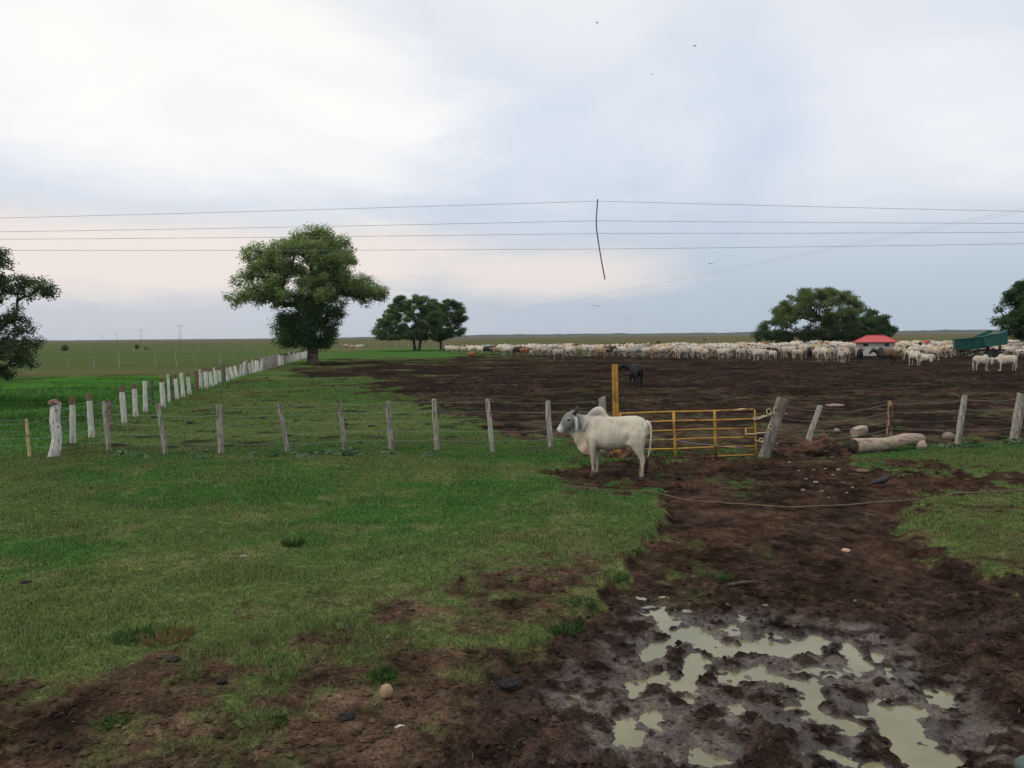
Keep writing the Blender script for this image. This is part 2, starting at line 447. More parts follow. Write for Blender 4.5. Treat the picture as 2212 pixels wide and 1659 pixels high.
def mat_attr(name, rough=.8, translucent=0., var=0., spec=.25, nscale=60.):
    m, N, b = new_mat(name)
    at = N.n('ShaderNodeVertexColor'); at.layer_name = 'col'; c = at.outputs[0]
    if var:
        tc = N.n('ShaderNodeTexCoord').outputs['Object']
        c = N.mix(1., c, N.mix(N.noise(tc, nscale, 4.), (1 - var,) * 3, (1 + var,) * 3), 'MULTIPLY')
    N.link(c, b.inputs['Base Color']); b.inputs['Roughness'].default_value = rough
    b.inputs['Specular IOR Level'].default_value = spec
    if translucent:
        tr = N.n('ShaderNodeBsdfTranslucent'); N.link(N.mix(1., c, (1.15, 1.3, .6), 'MULTIPLY'), tr.inputs[0])
        mx = N.n('ShaderNodeMixShader'); mx.inputs[0].default_value = translucent
        N.link(b.outputs[0], mx.inputs[1]); N.link(tr.outputs[0], mx.inputs[2])
        N.link(mx.outputs[0], m.node_tree.nodes['Material Output'].inputs[0])
    return m

M = {}
M['grey_wood'] = mat_noise('grey_wood', (.20, .18, .15), (.40, .37, .32), 9., .9, (4, 4, .6), .6, (.14, .12, .10))
M['big_wood'] = mat_noise('big_wood', (.095, .082, .070), (.225, .20, .17), 8., .9, (4, 4, .5), .7, (.10, .08, .065))
M['white_paint'] = mat_noise('white_paint', (.50, .49, .43), (.66, .65, .58), 6., .85, (2, 2, .7), .4, (.36, .34, .29))
M['white_flake'] = mat_noise('white_flake', (.20, .165, .155), (.56, .55, .52), 11., .9, (2.5, 2.5, .8), 1., (.36, .34, .31), thr=(.38, .50))
M['rust_wood'] = mat_noise('rust_wood', (.13, .085, .052), (.23, .15, .092), 9., .9, (2, 2, .8), .5)
M['dark_wood'] = mat_noise('dark_wood', (.07, .055, .05), (.15, .12, .105), 9., .9, (4, 4, .6), .6)
M['burnt_wood'] = mat_noise('burnt_wood', (.05, .035, .028), (.30, .19, .11), 5., .9, (3, 3, .8), .7, None, thr=(.44, .56))
M['bamboo'] = mat_noise('bamboo', (.42, .33, .13), (.55, .46, .22), 6., .6, (1, 1, 3), .2, (.2, .14, .06))
M['yellow_steel'] = mat_noise('yellow_steel', (.38, .195, .032), (.48, .265, .045), 7., .6, None, .25, (.20, .090, .034), spec=.4)
M['wire'] = mat_noise('wire', (.20, .20, .20), (.32, .31, .30), 20., .5, None, 0.)
M['power_wire'] = mat_noise('power_wire', (.20, .20, .21), (.26, .26, .27), 20., .5, None, 0.)
M['rope'] = mat_noise('rope', (.42, .36, .22), (.58, .52, .36), 60., .9, None, .6)
M['log'] = mat_noise('log', (.26, .195, .145), (.44, .35, .265), 7., .9, (.6, 4, 4), 1., (.17, .14, .12))
M['log_end'] = mat_noise('log_end', (.025, .019, .015), (.065, .048, .037), 9., .95, None, .8)
M['stone'] = mat_noise('stone', (.30, .20, .12), (.40, .275, .17), 14., .9, None, .4, (.24, .155, .09))
M['pale_stone'] = mat_noise('pale_stone', (.15, .11, .09), (.26, .20, .165), 9., .9, None, .5)
M['red_soil'] = mat_noise('red_soil', (.085, .045, .030), (.155, .085, .055), 7., .95, None, 1., (.040, .026, .021))
M['dung'] = mat_noise('dung', (.014, .013, .014), (.034, .030, .030), 25., .95, None, .8, spec=.08)
M['stick'] = mat_noise('stick', (.04, .032, .028), (.08, .06, .05), 25., .9, None, .5)
M['white_stick'] = mat_noise('white_stick', (.5, .46, .4), (.62, .58, .5), 25., .9, None, .3)
M['bark'] = mat_noise('bark', (.045, .036, .030), (.11, .088, .070), 2.2, .95, (2, 2, .5), 1., (.16, .11, .085))
M['wall'] = mat_noise('wall', (.46, .43, .39), (.56, .53, .49), 1.6, .9, None, .2, (.44, .39, .34))
M['red_roof'] = mat_noise('red_roof', (.34, .045, .048), (.44, .070, .066), 2.2, .55, None, .1, (.34, .055, .05))
M['window_dark'] = mat_noise('window_dark', (.012, .014, .017), (.03, .034, .04), 2., .25, None, 0.)
M['green_steel'] = mat_noise('green_steel', (.006, .058, .046), (.010, .092, .072), 1.8, .65, None, .1, (.026, .080, .064), spec=.4)
M['black_steel'] = mat_noise('black_steel', (.012, .012, .014), (.03, .03, .032), 3., .6, None, 0.)
M['tyre'] = mat_noise('tyre', (.014, .014, .015), (.035, .032, .030), 6., .85, None, .3)
M['red_sheet'] = mat_noise('red_sheet', (.55, .05, .05), (.62, .085, .07), 3., .6, None, 0.)
M['pole'] = mat_noise('pole', (.22, .21, .20), (.30, .29, .28), 2., .8, None, 0.)
M['bird'] = mat_noise('bird', (.018, .018, .022), (.04, .04, .045), 12., .7, None, 0.)
M['tub'] = mat_noise('tub', (.060, .090, .078), (.078, .11, .095), 6., .6, None, .1)
M['leaves'] = mat_attr('leaves', .6, .45, 0.)
M['grass'] = mat_attr('grass', .75, .18, 0.)
M['crumb'] = mat_attr('crumb', .95, 0., 0., .0)
M['weed'] = mat_attr('weed', .6, .15, 0.)
M['coat'] = mat_attr('coat', .75, 0., .16, .2, 24.)
_N = NT(M['coat'].node_tree); _b = M['coat'].node_tree.nodes['Principled BSDF']; _bp = _N.n('ShaderNodeBump'); _bp.inputs['Strength'].default_value = .35; _bp.inputs['Distance'].default_value = .012
_N.link(_N.noise(_N.n('ShaderNodeTexCoord').outputs['Object'], 38., 5., .65), _bp.inputs['Height']); _N.link(_bp.outputs[0], _b.inputs['Normal'])
M['horn'] = mat_noise('horn', (.018, .016, .016), (.06, .05, .048), 20., .5, None, .2)
M['hoof'] = mat_noise('hoof', (.016, .014, .013), (.04, .034, .03), 20., .7, None, .3)
M['tuft'] = mat_noise('tuft', (.008, .008, .009), (.022, .02, .02), 40., .8, (3, 3, .6), .6)
M['eye'] = mat_noise('eye', (.006, .005, .005), (.012, .01, .01), 5., .15, None, 0.)
M['brand'] = mat_noise('brand', (.20, .19, .17), (.27, .25, .23), 20., .9, None, 0.)
HERD = {}
for k, c1, c2 in (('white', (.37, .32, .255), (.54, .48, .395)), ('cream', (.34, .26, .175), (.48, .38, .27)), ('grey', (.20, .18, .165), (.42, .375, .325)),
                  ('tan', (.27, .16, .085), (.42, .28, .17)), ('reddish', (.20, .075, .035), (.30, .13, .065)), ('black', (.007, .0065, .007), (.016, .0145, .015)),
                  ('brown', (.075, .040, .022), (.15, .080, .040)), ('dark', (.030, .020, .016), (.055, .036, .028))):
    HERD[k] = mat_noise('coat_' + k, c1, c2, 3.2, .8, None, .1)

def mat_bull():
    m, N, b = new_mat('coat_bull'); tc = N.n('ShaderNodeTexCoord').outputs['Object']; sp = N.n('ShaderNodeSeparateXYZ'); N.link(tc, sp.inputs[0])
    f = N.m('ADD', sp.outputs[0], N.m('MULTIPLY', N.m('SUBTRACT', N.noise(tc, 4.), .5), .5)); f2 = N.m('MULTIPLY', N.mr(f, .42, .18), N.mr(sp.outputs[2], .62, .85))
    N.link(N.mix(f2, (.014, .012, .012), (.115, .060, .030)), b.inputs['Base Color']); b.inputs['Roughness'].default_value = .7
    return m
HERD['bull'] = mat_bull()

def mat_ground():
    m, N, b = new_mat('ground')
    at = N.n('ShaderNodeVertexColor'); at.layer_name = 'col'
    a2 = N.n('ShaderNodeAttribute'); a2.attribute_name = 'wet'; wet = a2.outputs['Fac']
    geo = N.n('ShaderNodeNewGeometry').outputs['Position']
    f1 = N.noise(geo, 38., 4., .6); f2 = N.noise(geo, 3.4, 4., .6)
    c = N.mix(1., at.outputs[0], N.mix(N.mr(f1, .3, .7), (.58, .58, .58), (1.42, 1.40, 1.36)), 'MULTIPLY')
    c = N.mix(1., c, N.mix(N.mr(f2, .3, .7), (.70, .70, .70), (1.32, 1.30, 1.28)), 'MULTIPLY')
    f3 = N.noise(geo, 11., 3., .6); c = N.mix(1., c, N.mix(N.mr(f3, .3, .7), (.74, .74, .74), (1.28, 1.26, 1.24)), 'MULTIPLY')
    N.link(c, b.inputs['Base Color'])
    N.link(N.mr(N.m('ADD', wet, N.m('MULTIPLY', N.m('SUBTRACT', f1, .5), .6)), .35, 1.1, .95, .42), b.inputs['Roughness'])
    N.link(N.mr(wet, .3, 1., .0, .32), b.inputs['Specular IOR Level'])
    bp = N.n('ShaderNodeBump'); bp.inputs['Strength'].default_value = .55; bp.inputs['Distance'].default_value = .012
    N.link(N.noise(geo, 55., 5., .65), bp.inputs['Height']); N.link(bp.outputs[0], b.inputs['Normal'])
    return m

def mat_water():
    m, N, b = new_mat('muddy_water')
    geo = N.n('ShaderNodeNewGeometry').outputs['Position']
    c = N.mix(N.mr(N.noise(geo, 1.6, 4.), .35, .65), (.145, .140, .076), (.195, .184, .102))
    N.link(c, b.inputs['Base Color']); b.inputs['Roughness'].default_value = .14; b.inputs['Specular IOR Level'].default_value = .34
    bp = N.n('ShaderNodeBump'); bp.inputs['Strength'].default_value = .06; bp.inputs['Distance'].default_value = .004
    N.link(N.noise(geo, 22., 3.), bp.inputs['Height']); N.link(bp.outputs[0], b.inputs['Normal'])
    return m

M['ground'] = mat_ground(); M['water'] = mat_water()

# ------------------------------------------------------------------ ground sheet
def build_ground():
    rs = [.4]
    while rs[-1] < 5000:
        r = rs[-1]
        k = 1.25 if r < 3.4 else 1.02 if r < 4.8 else 1.0044 if r < 24 else 1.010 if r < 150 else 1.03 if r < 500 else 1.12
        rs.append(r * k)
    rs = np.array(rs)
    fine = np.arange(-38, 38.001, .104)
    an = np.radians(np.concatenate([np.linspace(-180, -60, 13)[:-1], np.linspace(-60, -38, 50)[:-1], fine, np.linspace(38, 60, 50)[1:], np.linspace(60, 180, 13)[1:-1]]))
    na, nr = len(an), len(rs)
    R, A = np.meshgrid(rs, an, indexing='ij')
    x = (R * np.sin(A)).ravel(); y = (R * np.cos(A)).ravel()
    z, cov, col, wet, pl = ground(x, y)
    V = np.stack([x, y, z], 1)
    i = np.arange(nr - 1)[:, None]; j = np.arange(na)[None, :]; j2 = (j + 1) % na
    F = np.stack([i * na + j, i * na + j2, (i + 1) * na + j2, (i + 1) * na + j], -1).reshape(-1, 4)[:, ::-1]
    o = np_mesh('ground', V, F, M['ground'], 4, col)
    at = o.data.attributes.new('wet', 'FLOAT', 'POINT'); at.data.foreach_set('value', wet.astype(np.float32))
    tag(o, 'muddy cattle paddock and grazed turf running out to a flat plain', 'ground', kind='structure')
    # the hole under the camera
    return o

build_ground()

def build_water():
    pts = [P(u, v, ZW) for u, v in ((1180, 1700), (1150, 1480), (1330, 1290), (1700, 1280), (2000, 1350), (2300, 1480), (2450, 1720))]
    o = mesh_obj('puddle', pts, [tuple(range(len(pts)))[::-1]], M['water'], smooth=False)
    tag(o, 'murky khaki puddle water lying in the churned mud', 'puddle', kind='structure')
    if o.data.polygons[0].normal.z < 0: o.data.flip_normals()
build_water()
# ------------------------------------------------------------------ remeshed animals
def remesh(parts, voxel, smooth_it=6, decim=None):
    V, F = join(*parts)
    me = bpy.data.meshes.new('tmp'); me.from_pydata([tuple(q) for q in V], [], F)
    bm = bmesh.new(); bm.from_mesh(me); bmesh.ops.recalc_face_normals(bm, faces=bm.faces); bm.to_mesh(me); bm.free()
    o = bpy.data.objects.new('tmp', me); COL.objects.link(o)
    md = o.modifiers.new('r', 'REMESH'); md.mode = 'VOXEL'; md.voxel_size = voxel
    sm = o.modifiers.new('s', 'SMOOTH'); sm.factor = .5; sm.iterations = smooth_it
    if decim:
        dc = o.modifiers.new('d', 'DECIMATE'); dc.ratio = decim
    dg = bpy.context.evaluated_depsgraph_get(); ev = o.evaluated_get(dg)
    out = bpy.data.meshes.new_from_object(ev)
    bpy.data.objects.remove(o); bpy.data.meshes.remove(me)
    out.polygons.foreach_set('use_smooth', [True] * len(out.polygons))
    return out

def ell(c, r, sub=2):
    V, F = ico(sub)
    return [Vector((c[0] + v.x * r[0], c[1] + v.y * r[1], c[2] + v.z * r[2])) for v in V], F

def cow_legs(fx=.58, hx=-.59, far_h=.12, far_f=0.):
    ps = []
    for s in (1, -1):
        d = 0. if s > 0 else far_f
        ps.append(loft([(.47 + d * .2, s * .07, 1.18, .04, .08), (.49 + d * .3, s * .12, 1.04, .07, .15), (.53 + d * .5, s * .150, .86, .085, .152), (.555 + d * .7, s * .15, .70, .075, .105), (fx - .005 + d, s * .135, .56, .056, .076),
                        (fx + d, s * .13, .44, .049, .056), (fx + .002 + d, s * .13, .38, .044, .048), (fx - .003 + d, s * .13, .26, .032, .036), (fx - .003 + d, s * .13, .16, .034, .038),
                        (fx + .004 + d, s * .13, .11, .043, .048), (fx + .018 + d, s * .13, .06, .042, .052)], 14))
        d = 0. if s > 0 else far_h
        ps.append(loft([(-.45 + d * .1, s * .07, 1.20, .04, .10), (-.455 + d * .2, s * .115, 1.08, .088, .20), (-.465 + d * .4, s * .148, .95, .100, .222), (-.475 + d * .6, s * .165, .80, .09, .185), (-.51 + d * .8, s * .155, .66, .072, .125),
                        (-.555 + d, s * .14, .54, .052, .082), (-.592 + d, s * .13, .45, .046, .066), (hx - .008 + d, s * .13, .39, .043, .058), (hx - .006 + d, s * .13, .28, .034, .041),
                        (hx + .004 + d, s * .13, .17, .035, .040), (hx + .012 + d, s * .13, .11, .044, .050), (hx + .028 + d, s * .13, .06, .042, .052)], 14))
    return ps

def hoof_mesh(x, y):
    a = loft([(x - .012, y - .024, .075, .026, .050), (x + .004, y - .026, .035, .029, .062), (x + .016, y - .028, 0., .031, .070)], 10)
    b = loft([(x - .012, y + .024, .075, .026, .050), (x + .004, y + .026, .035, .029, .062), (x + .016, y + .028, 0., .031, .070)], 10)
    return join(a, b)

BODY_OLD = [(-.715, 1.10, .96, .045), (-.69, 1.15, .88, .10), (-.63, 1.225, .78, .165), (-.55, 1.295, .71, .205), (-.44, 1.352, .66, .232), (-.30, 1.350, .635, .245), (-.15, 1.335, .610, .268),
        (.02, 1.318, .590, .285), (.18, 1.310, .580, .280), (.32, 1.325, .585, .25), (.46, 1.345, .60, .21), (.60, 1.33, .63, .175), (.70, 1.29, .70, .135), (.78, 1.22, .80, .085)]

BODY = [(-.715, 1.10, .98, .045), (-.69, 1.155, .92, .095), (-.63, 1.235, .84, .155), (-.55, 1.300, .80, .195), (-.44, 1.350, .765, .225), (-.30, 1.348, .715, .240), (-.15, 1.335, .650, .262),
        (.02, 1.316, .600, .280), (.18, 1.308, .575, .280), (.32, 1.322, .570, .255), (.46, 1.345, .585, .22), (.60, 1.33, .62, .185), (.70, 1.29, .68, .145), (.78, 1.22, .78, .09)]

def main_cow():
    root = empty('zebu_cow')
    parts = [loft([(x, 0, (t + b + .02) / 2, wd * .93, (t - b - .02) / 2) for x, t, b, wd in BODY], 24, egg=.18)]
    parts += cow_legs()
    for s in (1, -1):
        parts.append(ell((-.655, s * .070, 1.12), (.06, .050, .08)))
        parts.append(ell((.47, s * .118, .98), (.19, .085, .33)))           # shoulder blade
        parts.append(loft([(-.08, s * .165, .80, .03, .05), (-.20, s * .170, .81, .035, .07), (-.32, s * .165, .81, .05, .11)], 10))   # flank fold
    # hump
    parts.append(loft([(.24, 0, 1.27, .05, .05), (.31, 0, 1.30, .058, .060), (.37, 0, 1.355, .070, .090), (.43, 0, 1.41, .080, .105), (.51, 0, 1.415, .080, .105), (.60, 0, 1.380, .072, .092), (.69, 0, 1.325, .058, .070), (.76, 0, 1.27, .05, .05)], 14))
    parts.append(ell((.455, 0, 1.445), (.095, .060, .075)))
    # neck, head
    parts.append(loft([(.52, 0, 1.06, .16, .27), (.66, 0, 1.09, .135, .245), (.80, 0, 1.13, .112, .205), (.93, 0, 1.175, .098, .165), (1.05, 0, 1.215, .090, .140)], 16))
    H = [(1.015, 0, 1.315, .062, .065), (1.055, 0, 1.295, .088, .115), (1.11, 0, 1.255, .104, .150), (1.17, 0, 1.205, .104, .158), (1.23, 0, 1.145, .090, .138), (1.29, 0, 1.085, .073, .106),
         (1.345, 0, 1.030, .064, .082), (1.395, 0, .980, .066, .070), (1.43, 0, .945, .058, .055), (1.447, 0, .93, .035, .03)]
    HY, HP = rad(20), Vector((.98, 0, 1.22))
    def hp_(q):
        d = Vector(q[:3]) - HP; d = d * 1.10; d = Vector((d.x * math.cos(HY) - d.y * math.sin(HY), d.x * math.sin(HY) + d.y * math.cos(HY), d.z)); return (*(HP + d), *[k * 1.08 for k in q[3:]])
    hs = (-math.sin(HY), math.cos(HY), 0)
    parts.append(loft([hp_(q) for q in H], 16, side=hs))
    parts.append(ell(hp_((1.085, 0, 1.365)), (.08, .085, .055)))                  # poll
    for s in (1, -1):
        parts.append(ell(hp_((1.165, s * .085, 1.248)), (.052, .030, .045)))     # brow
        parts.append(ell(hp_((1.415, s * .03, .985)), (.034, .028, .032)))
        # drooping ear
        parts.append(loft([hp_(q) for q in [(1.045, s * .085, 1.285, .022, .035), (1.030, s * .125, 1.255, .020, .046), (1.015, s * .145, 1.18, .018, .054), (1.010, s * .145, 1.09, .017, .046), (1.015, s * .14, 1.01, .014, .018)]], 10, side=hs))
    # dewlap: hanging sheet with folds
    prof_t = [(1.20, 1.03), (1.10, 1.04), (1.02, 1.05), (.95, 1.02), (.88, .98), (.80, .94), (.72, .90), (.64, .86), (.58, .82)]
    prof_b = [(1.21, .91), (1.150, .825), (1.095, .795), (1.058, .700), (1.030, .615), (.965, .550), (.870, .500), (.750, .445), (.625, .490)]
    V, F = [], []; nr = 7
    for i, (t, b) in enumerate(zip(prof_t, prof_b)):
        for k in range(nr):
            q = k / (nr - 1); x = t[0] + (b[0] - t[0]) * q; z = t[1] + (b[1] - t[1]) * q
            wv = .034 * math.sin(i * 2.1 + q * 2.) * q; th = .042 * (1 - q) + .018
            V.append(Vector((x, wv + th, z))); V.append(Vector((x, wv - th, z)))
    L = len(prof_t)
    for i in range(L - 1):
        for k in range(nr - 1):
            a, b_, c, d = ((i * nr + k) * 2, (i * nr + k + 1) * 2, ((i + 1) * nr + k + 1) * 2, ((i + 1) * nr + k) * 2)
            F.append((a, b_, c, d)); F.append((a + 1, d + 1, c + 1, b_ + 1))
    for i in range(L - 1):
        for k in (0, nr - 1):
            a, d = (i * nr + k) * 2, ((i + 1) * nr + k) * 2; F.append((a, d, d + 1, a + 1) if k == 0 else (a, a + 1, d + 1, d))
    for i in (0, L - 1):
        for k in range(nr - 1):
            a, b_ = (i * nr + k) * 2, (i * nr + k + 1) * 2; F.append((a, a + 1, b_ + 1, b_) if i == 0 else (a, b_, b_ + 1, a + 1))
    parts.append((V, F))
    parts.append(ell((-.30, 0, .66), (.17, .115, .12)))                    # udder
    parts.append(ell((-.24, .05, .545), (.022, .022, .045))); parts.append(ell((-.36, .05, .545), (.022, .022, .045)))
    me = remesh(parts, .0135, 14); me.name = 'body'
    n = len(me.vertices); co = np.empty(n * 3, np.float32); me.vertices.foreach_get('co', co); co = co.reshape(-1, 3).astype(float)
    x, y, z = co.T
    G = lambda x0, z0, rx, rz: np.exp(-((x - x0) / rx) ** 2 - ((z - z0) / rz) ** 2)
    dv = .040 * G(-.20, 1.13, .12, .09) + .022 * G(.29, .95, .05, .30) + .030 * G(-.27, .86, .06, .12) + .016 * G(.66, 1.05, .04, .20) - .016 * G(.46, .92, .10, .16) - .020 * G(-.46, .98, .13, .16) + .018 * G(-.60, 1.02, .06, .12)
    dv = dv + .0035 * np.sin(x * 62 + z * 9) * G(.06, .98, .20, .20) 
    yy = np.sign(y) * dv * sst(.03, .12, np.abs(y)) * (z > .55); co[:, 1] -= yy; y = co[:, 1]
    me.vertices.foreach_set('co', co.astype(np.float32).ravel()); me.update()
    dd = co - np.array([.98, 0, 1.22]); hx = (dd[:, 0] * math.cos(HY) + dd[:, 1] * math.sin(HY)) / 1.10 + .98; hy = (-dd[:, 0] * math.sin(HY) + dd[:, 1] * math.cos(HY)) / 1.10; hz = dd[:, 2] / 1.10 + 1.22
    nz = fbm(x + y * .5, z + y * .3, 6., 4, 5); nz2 = fbm(x - y, z, 2.2, 3, 15)
    col = np.ones((n, 1)) * np.array([.53, .465, .365])
    def mx(c, t):
        nonlocal col
        t = np.clip(t, 0, 1)[:, None]; col = col * (1 - t) + np.array(c) * t
    grey, dgrey, buff = (.235, .230, .225), (.135, .133, .135), (.46, .35, .25)
    mx((.50, .455, .375), sst(.5, .66, nz2) * .8)
    mx((.33, .32, .305), sst(.52, .72, nz) * .40 * sst(1.35, 1., z))
    mx(buff, sst(.80, .55, z) * sst(-.6, -.2, x) * .35)
    mx((.34, .33, .32), sst(.55, .78, x) * sst(.85, 1.1, z) * .55)                                        # neck
    mx(grey, sst(.72, .90, x + (nz - .5) * .25) * sst(.98, 1.12, z) * sst(1.20, 1.02, x) * .95)             # behind the ear
    mx((.33, .322, .31), sst(.36, .42, x) * sst(.74, .62, x) * sst(1.33, 1.38, z) * sst(1.52, 1.44, z + (nz - .5) * .1) * .75)
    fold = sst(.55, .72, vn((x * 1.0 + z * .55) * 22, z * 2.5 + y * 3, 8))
    mx((.15, .148, .15), fold * sst(.60, .70, x) * sst(1.08, .95, x) * sst(.70, .85, z) * sst(1.28, 1.1, z) * .55)  # shade of the neck wrinkles put into the coat colour as dark streaks
    mx((.40, .39, .38), sst(.12, .05, np.hypot(x - .56, (z - 1.35) * .7)) * .7)                            # hump shading in the coat
    hd = sst(1.03, 1.08, hx) * sst(.93 , .99, hz + (hx - 1.1) * .3)
    mx(grey, hd * .95)
    mx(dgrey, hd * sst(1.62, 1.72, hz + (hx - .70)) * .75)
    mx((.50, .485, .455), sst(.062, .04, np.hypot(hx - 1.185, (hz - 1.225))) * (np.abs(hy) > .05) * .7)     # pale eye ring
    mx((.57, .55, .50), sst(1.265, 1.33, hx - (hz - 1.05) * .5) * .92)                                     # pale muzzle band
    mx((.016, .015, .017), sst(.235, .255, (hx - 1.17) * .72 - (hz - 1.2) * .69 - .055))                    # black nose
    ear = (np.abs(hy) > .112) & (hx > .93) & (hx < 1.09) & (hz < 1.30) & (hz > .99)
    mx((.58, .56, .52), ear * 1.); mx((.22, .218, .22), ear * sst(1.018, 1.04, hx) * .85); mx((.09, .09, .095), ear * sst(.985, .965, hx) * .8)
    dl = sst(1.0, .82, z) * sst(.60, .72, x)
    mx((.58, .465, .335), dl * .8); mx((.52, .33, .225), dl * sst(.68, .50, z) * .75)
    mx((.33, .155, .085), sst(.70, .64, z) * (np.abs(y) < .125) * (x > -.55) * (x < -.12) * 1.)            # udder
    mx((.28, .15, .095), sst(.80, .72, z) * (np.abs(y) < .10) * (x > -.62) * (x < -.25) * .8)
    mx((.33, .21, .155), sst(.10, .03, np.hypot(x - .44, (z - .64) * .6)) * .8)                            # armpit
    mx((.30, .29, .275), sst(.46, .62, fbm(x * .8, z, 3.1, 4, 45)) * .24 * sst(-.75, -.2, x + .3 * z)); mx((.33, .26, .195), sst(.62, .50, z) * .35)
    mx((.095, .066, .05), sst(.30, .06, z + (nz - .5) * .35) * .6); mx((.10, .08, .07), sst(.115, .07, z))
    a = me.color_attributes.new('col', 'FLOAT_COLOR', 'POINT')
    a.data.foreach_set('color', np.concatenate([col, np.ones((n, 1))], 1).astype(np.float32).ravel())
    me.materials.append(M['coat'])
    body = link(bpy.data.objects.new('body', me), root)
    for s in (1, -1):
        pth = [hp_(q) for q in [(1.055, s * .065, 1.355), (1.040, s * .110, 1.368), (1.020, s * .145, 1.40), (1.008, s * .155, 1.44), (1.010, s * .145, 1.485)]]
        v, f = tube(pth, [.046, .045, .040, .030, .010], 10); mesh_obj('horn', v, f, M['horn'], root)
        v, f = ell(hp_((1.182, s * .102, 1.226)), (.042, .022, .027), 2); mesh_obj('eye', v, f, M['eye'], root)
        v, f = hoof_mesh(.595, s * .13); mesh_obj('hoof', v, f, M['hoof'], root)
        v, f = hoof_mesh(-.575 + (.12 if s < 0 else 0), s * .13); mesh_obj('hoof', v, f, M['hoof'], root)
    tp = [(-.64, 0, 1.225), (-.705, .01, 1.20), (-.745, .02, 1.12), (-.758, .03, .98), (-.752, .045, .82), (-.735, .06, .66), (-.715, .08, .55), (-.695, .09, .48)]
    v, f = tube(tp, [.045, .036, .028, .024, .020, .018, .016, .014], 10)
    t = mesh_obj('tail', v, f, M['coat'], root)
    a = t.data.color_attributes.new('col', 'FLOAT_COLOR', 'POINT'); a.data.foreach_set('color', [q for _ in v for q in (.52, .47, .40, 1.)])
    v, f = loft([(-.70, .09, .50, .016, .018), (-.685, .10, .42, .036, .042), (-.665, .105, .34, .046, .052), (-.648, .105, .27, .036, .044), (-.637, .10, .225, .008, .010)], 12)
    mesh_obj('tail_tuft', v, f, M['tuft'], t)
    # faint numbers branded high on the flank, laid on the hide
    bv = BVHTree.FromPolygons([tuple(q) for q in co], [tuple(p.vertices) for p in me.polygons])
    def lay(pts):
        out = []
        for (px, pz) in pts:
            h, nn, _, _ = bv.ray_cast(Vector((px, 1., pz)), Vector((0, -1, 0)))
            if h: out.append(h + nn * .001)
        return out
    arcs = []
    for cx, cz, rx, rz, a0, a1 in ((.085, 1.225, .028, .034, 0, 360), (.165, 1.222, .026, .036, -60, 170), (.245, 1.23, .010, .03, 30, 150), (-.02, 1.225, .004, .035, -90, 90)):
        arcs.append([(cx - rx * math.cos(rad(t)), cz + rz * math.sin(rad(t))) for t in np.linspace(a0, a1, 14)])
    for ar in arcs:
        p = lay(ar)
        if len(p) > 3:
            v, f = tube(p, .0042, 5); mesh_obj('brand_mark', v, f, M['brand'], root)
    return root

cowr = main_cow()
YAW = rad(153)
cx, cy = 2.245, 17.34
fz = gz(cx - .53, cy + .25); hz_ = gz(cx + .53, cy - .25)
cowr.location = (cx, cy, (fz + hz_) / 2 - .015)
cowr.scale = (.935, .96, 1.0)
cowr.rotation_euler = (0, -math.atan2(fz - hz_, 1.17), YAW)
tag(cowr, 'white and grey humped zebu cow standing side-on before the yellow gate', 'cow')

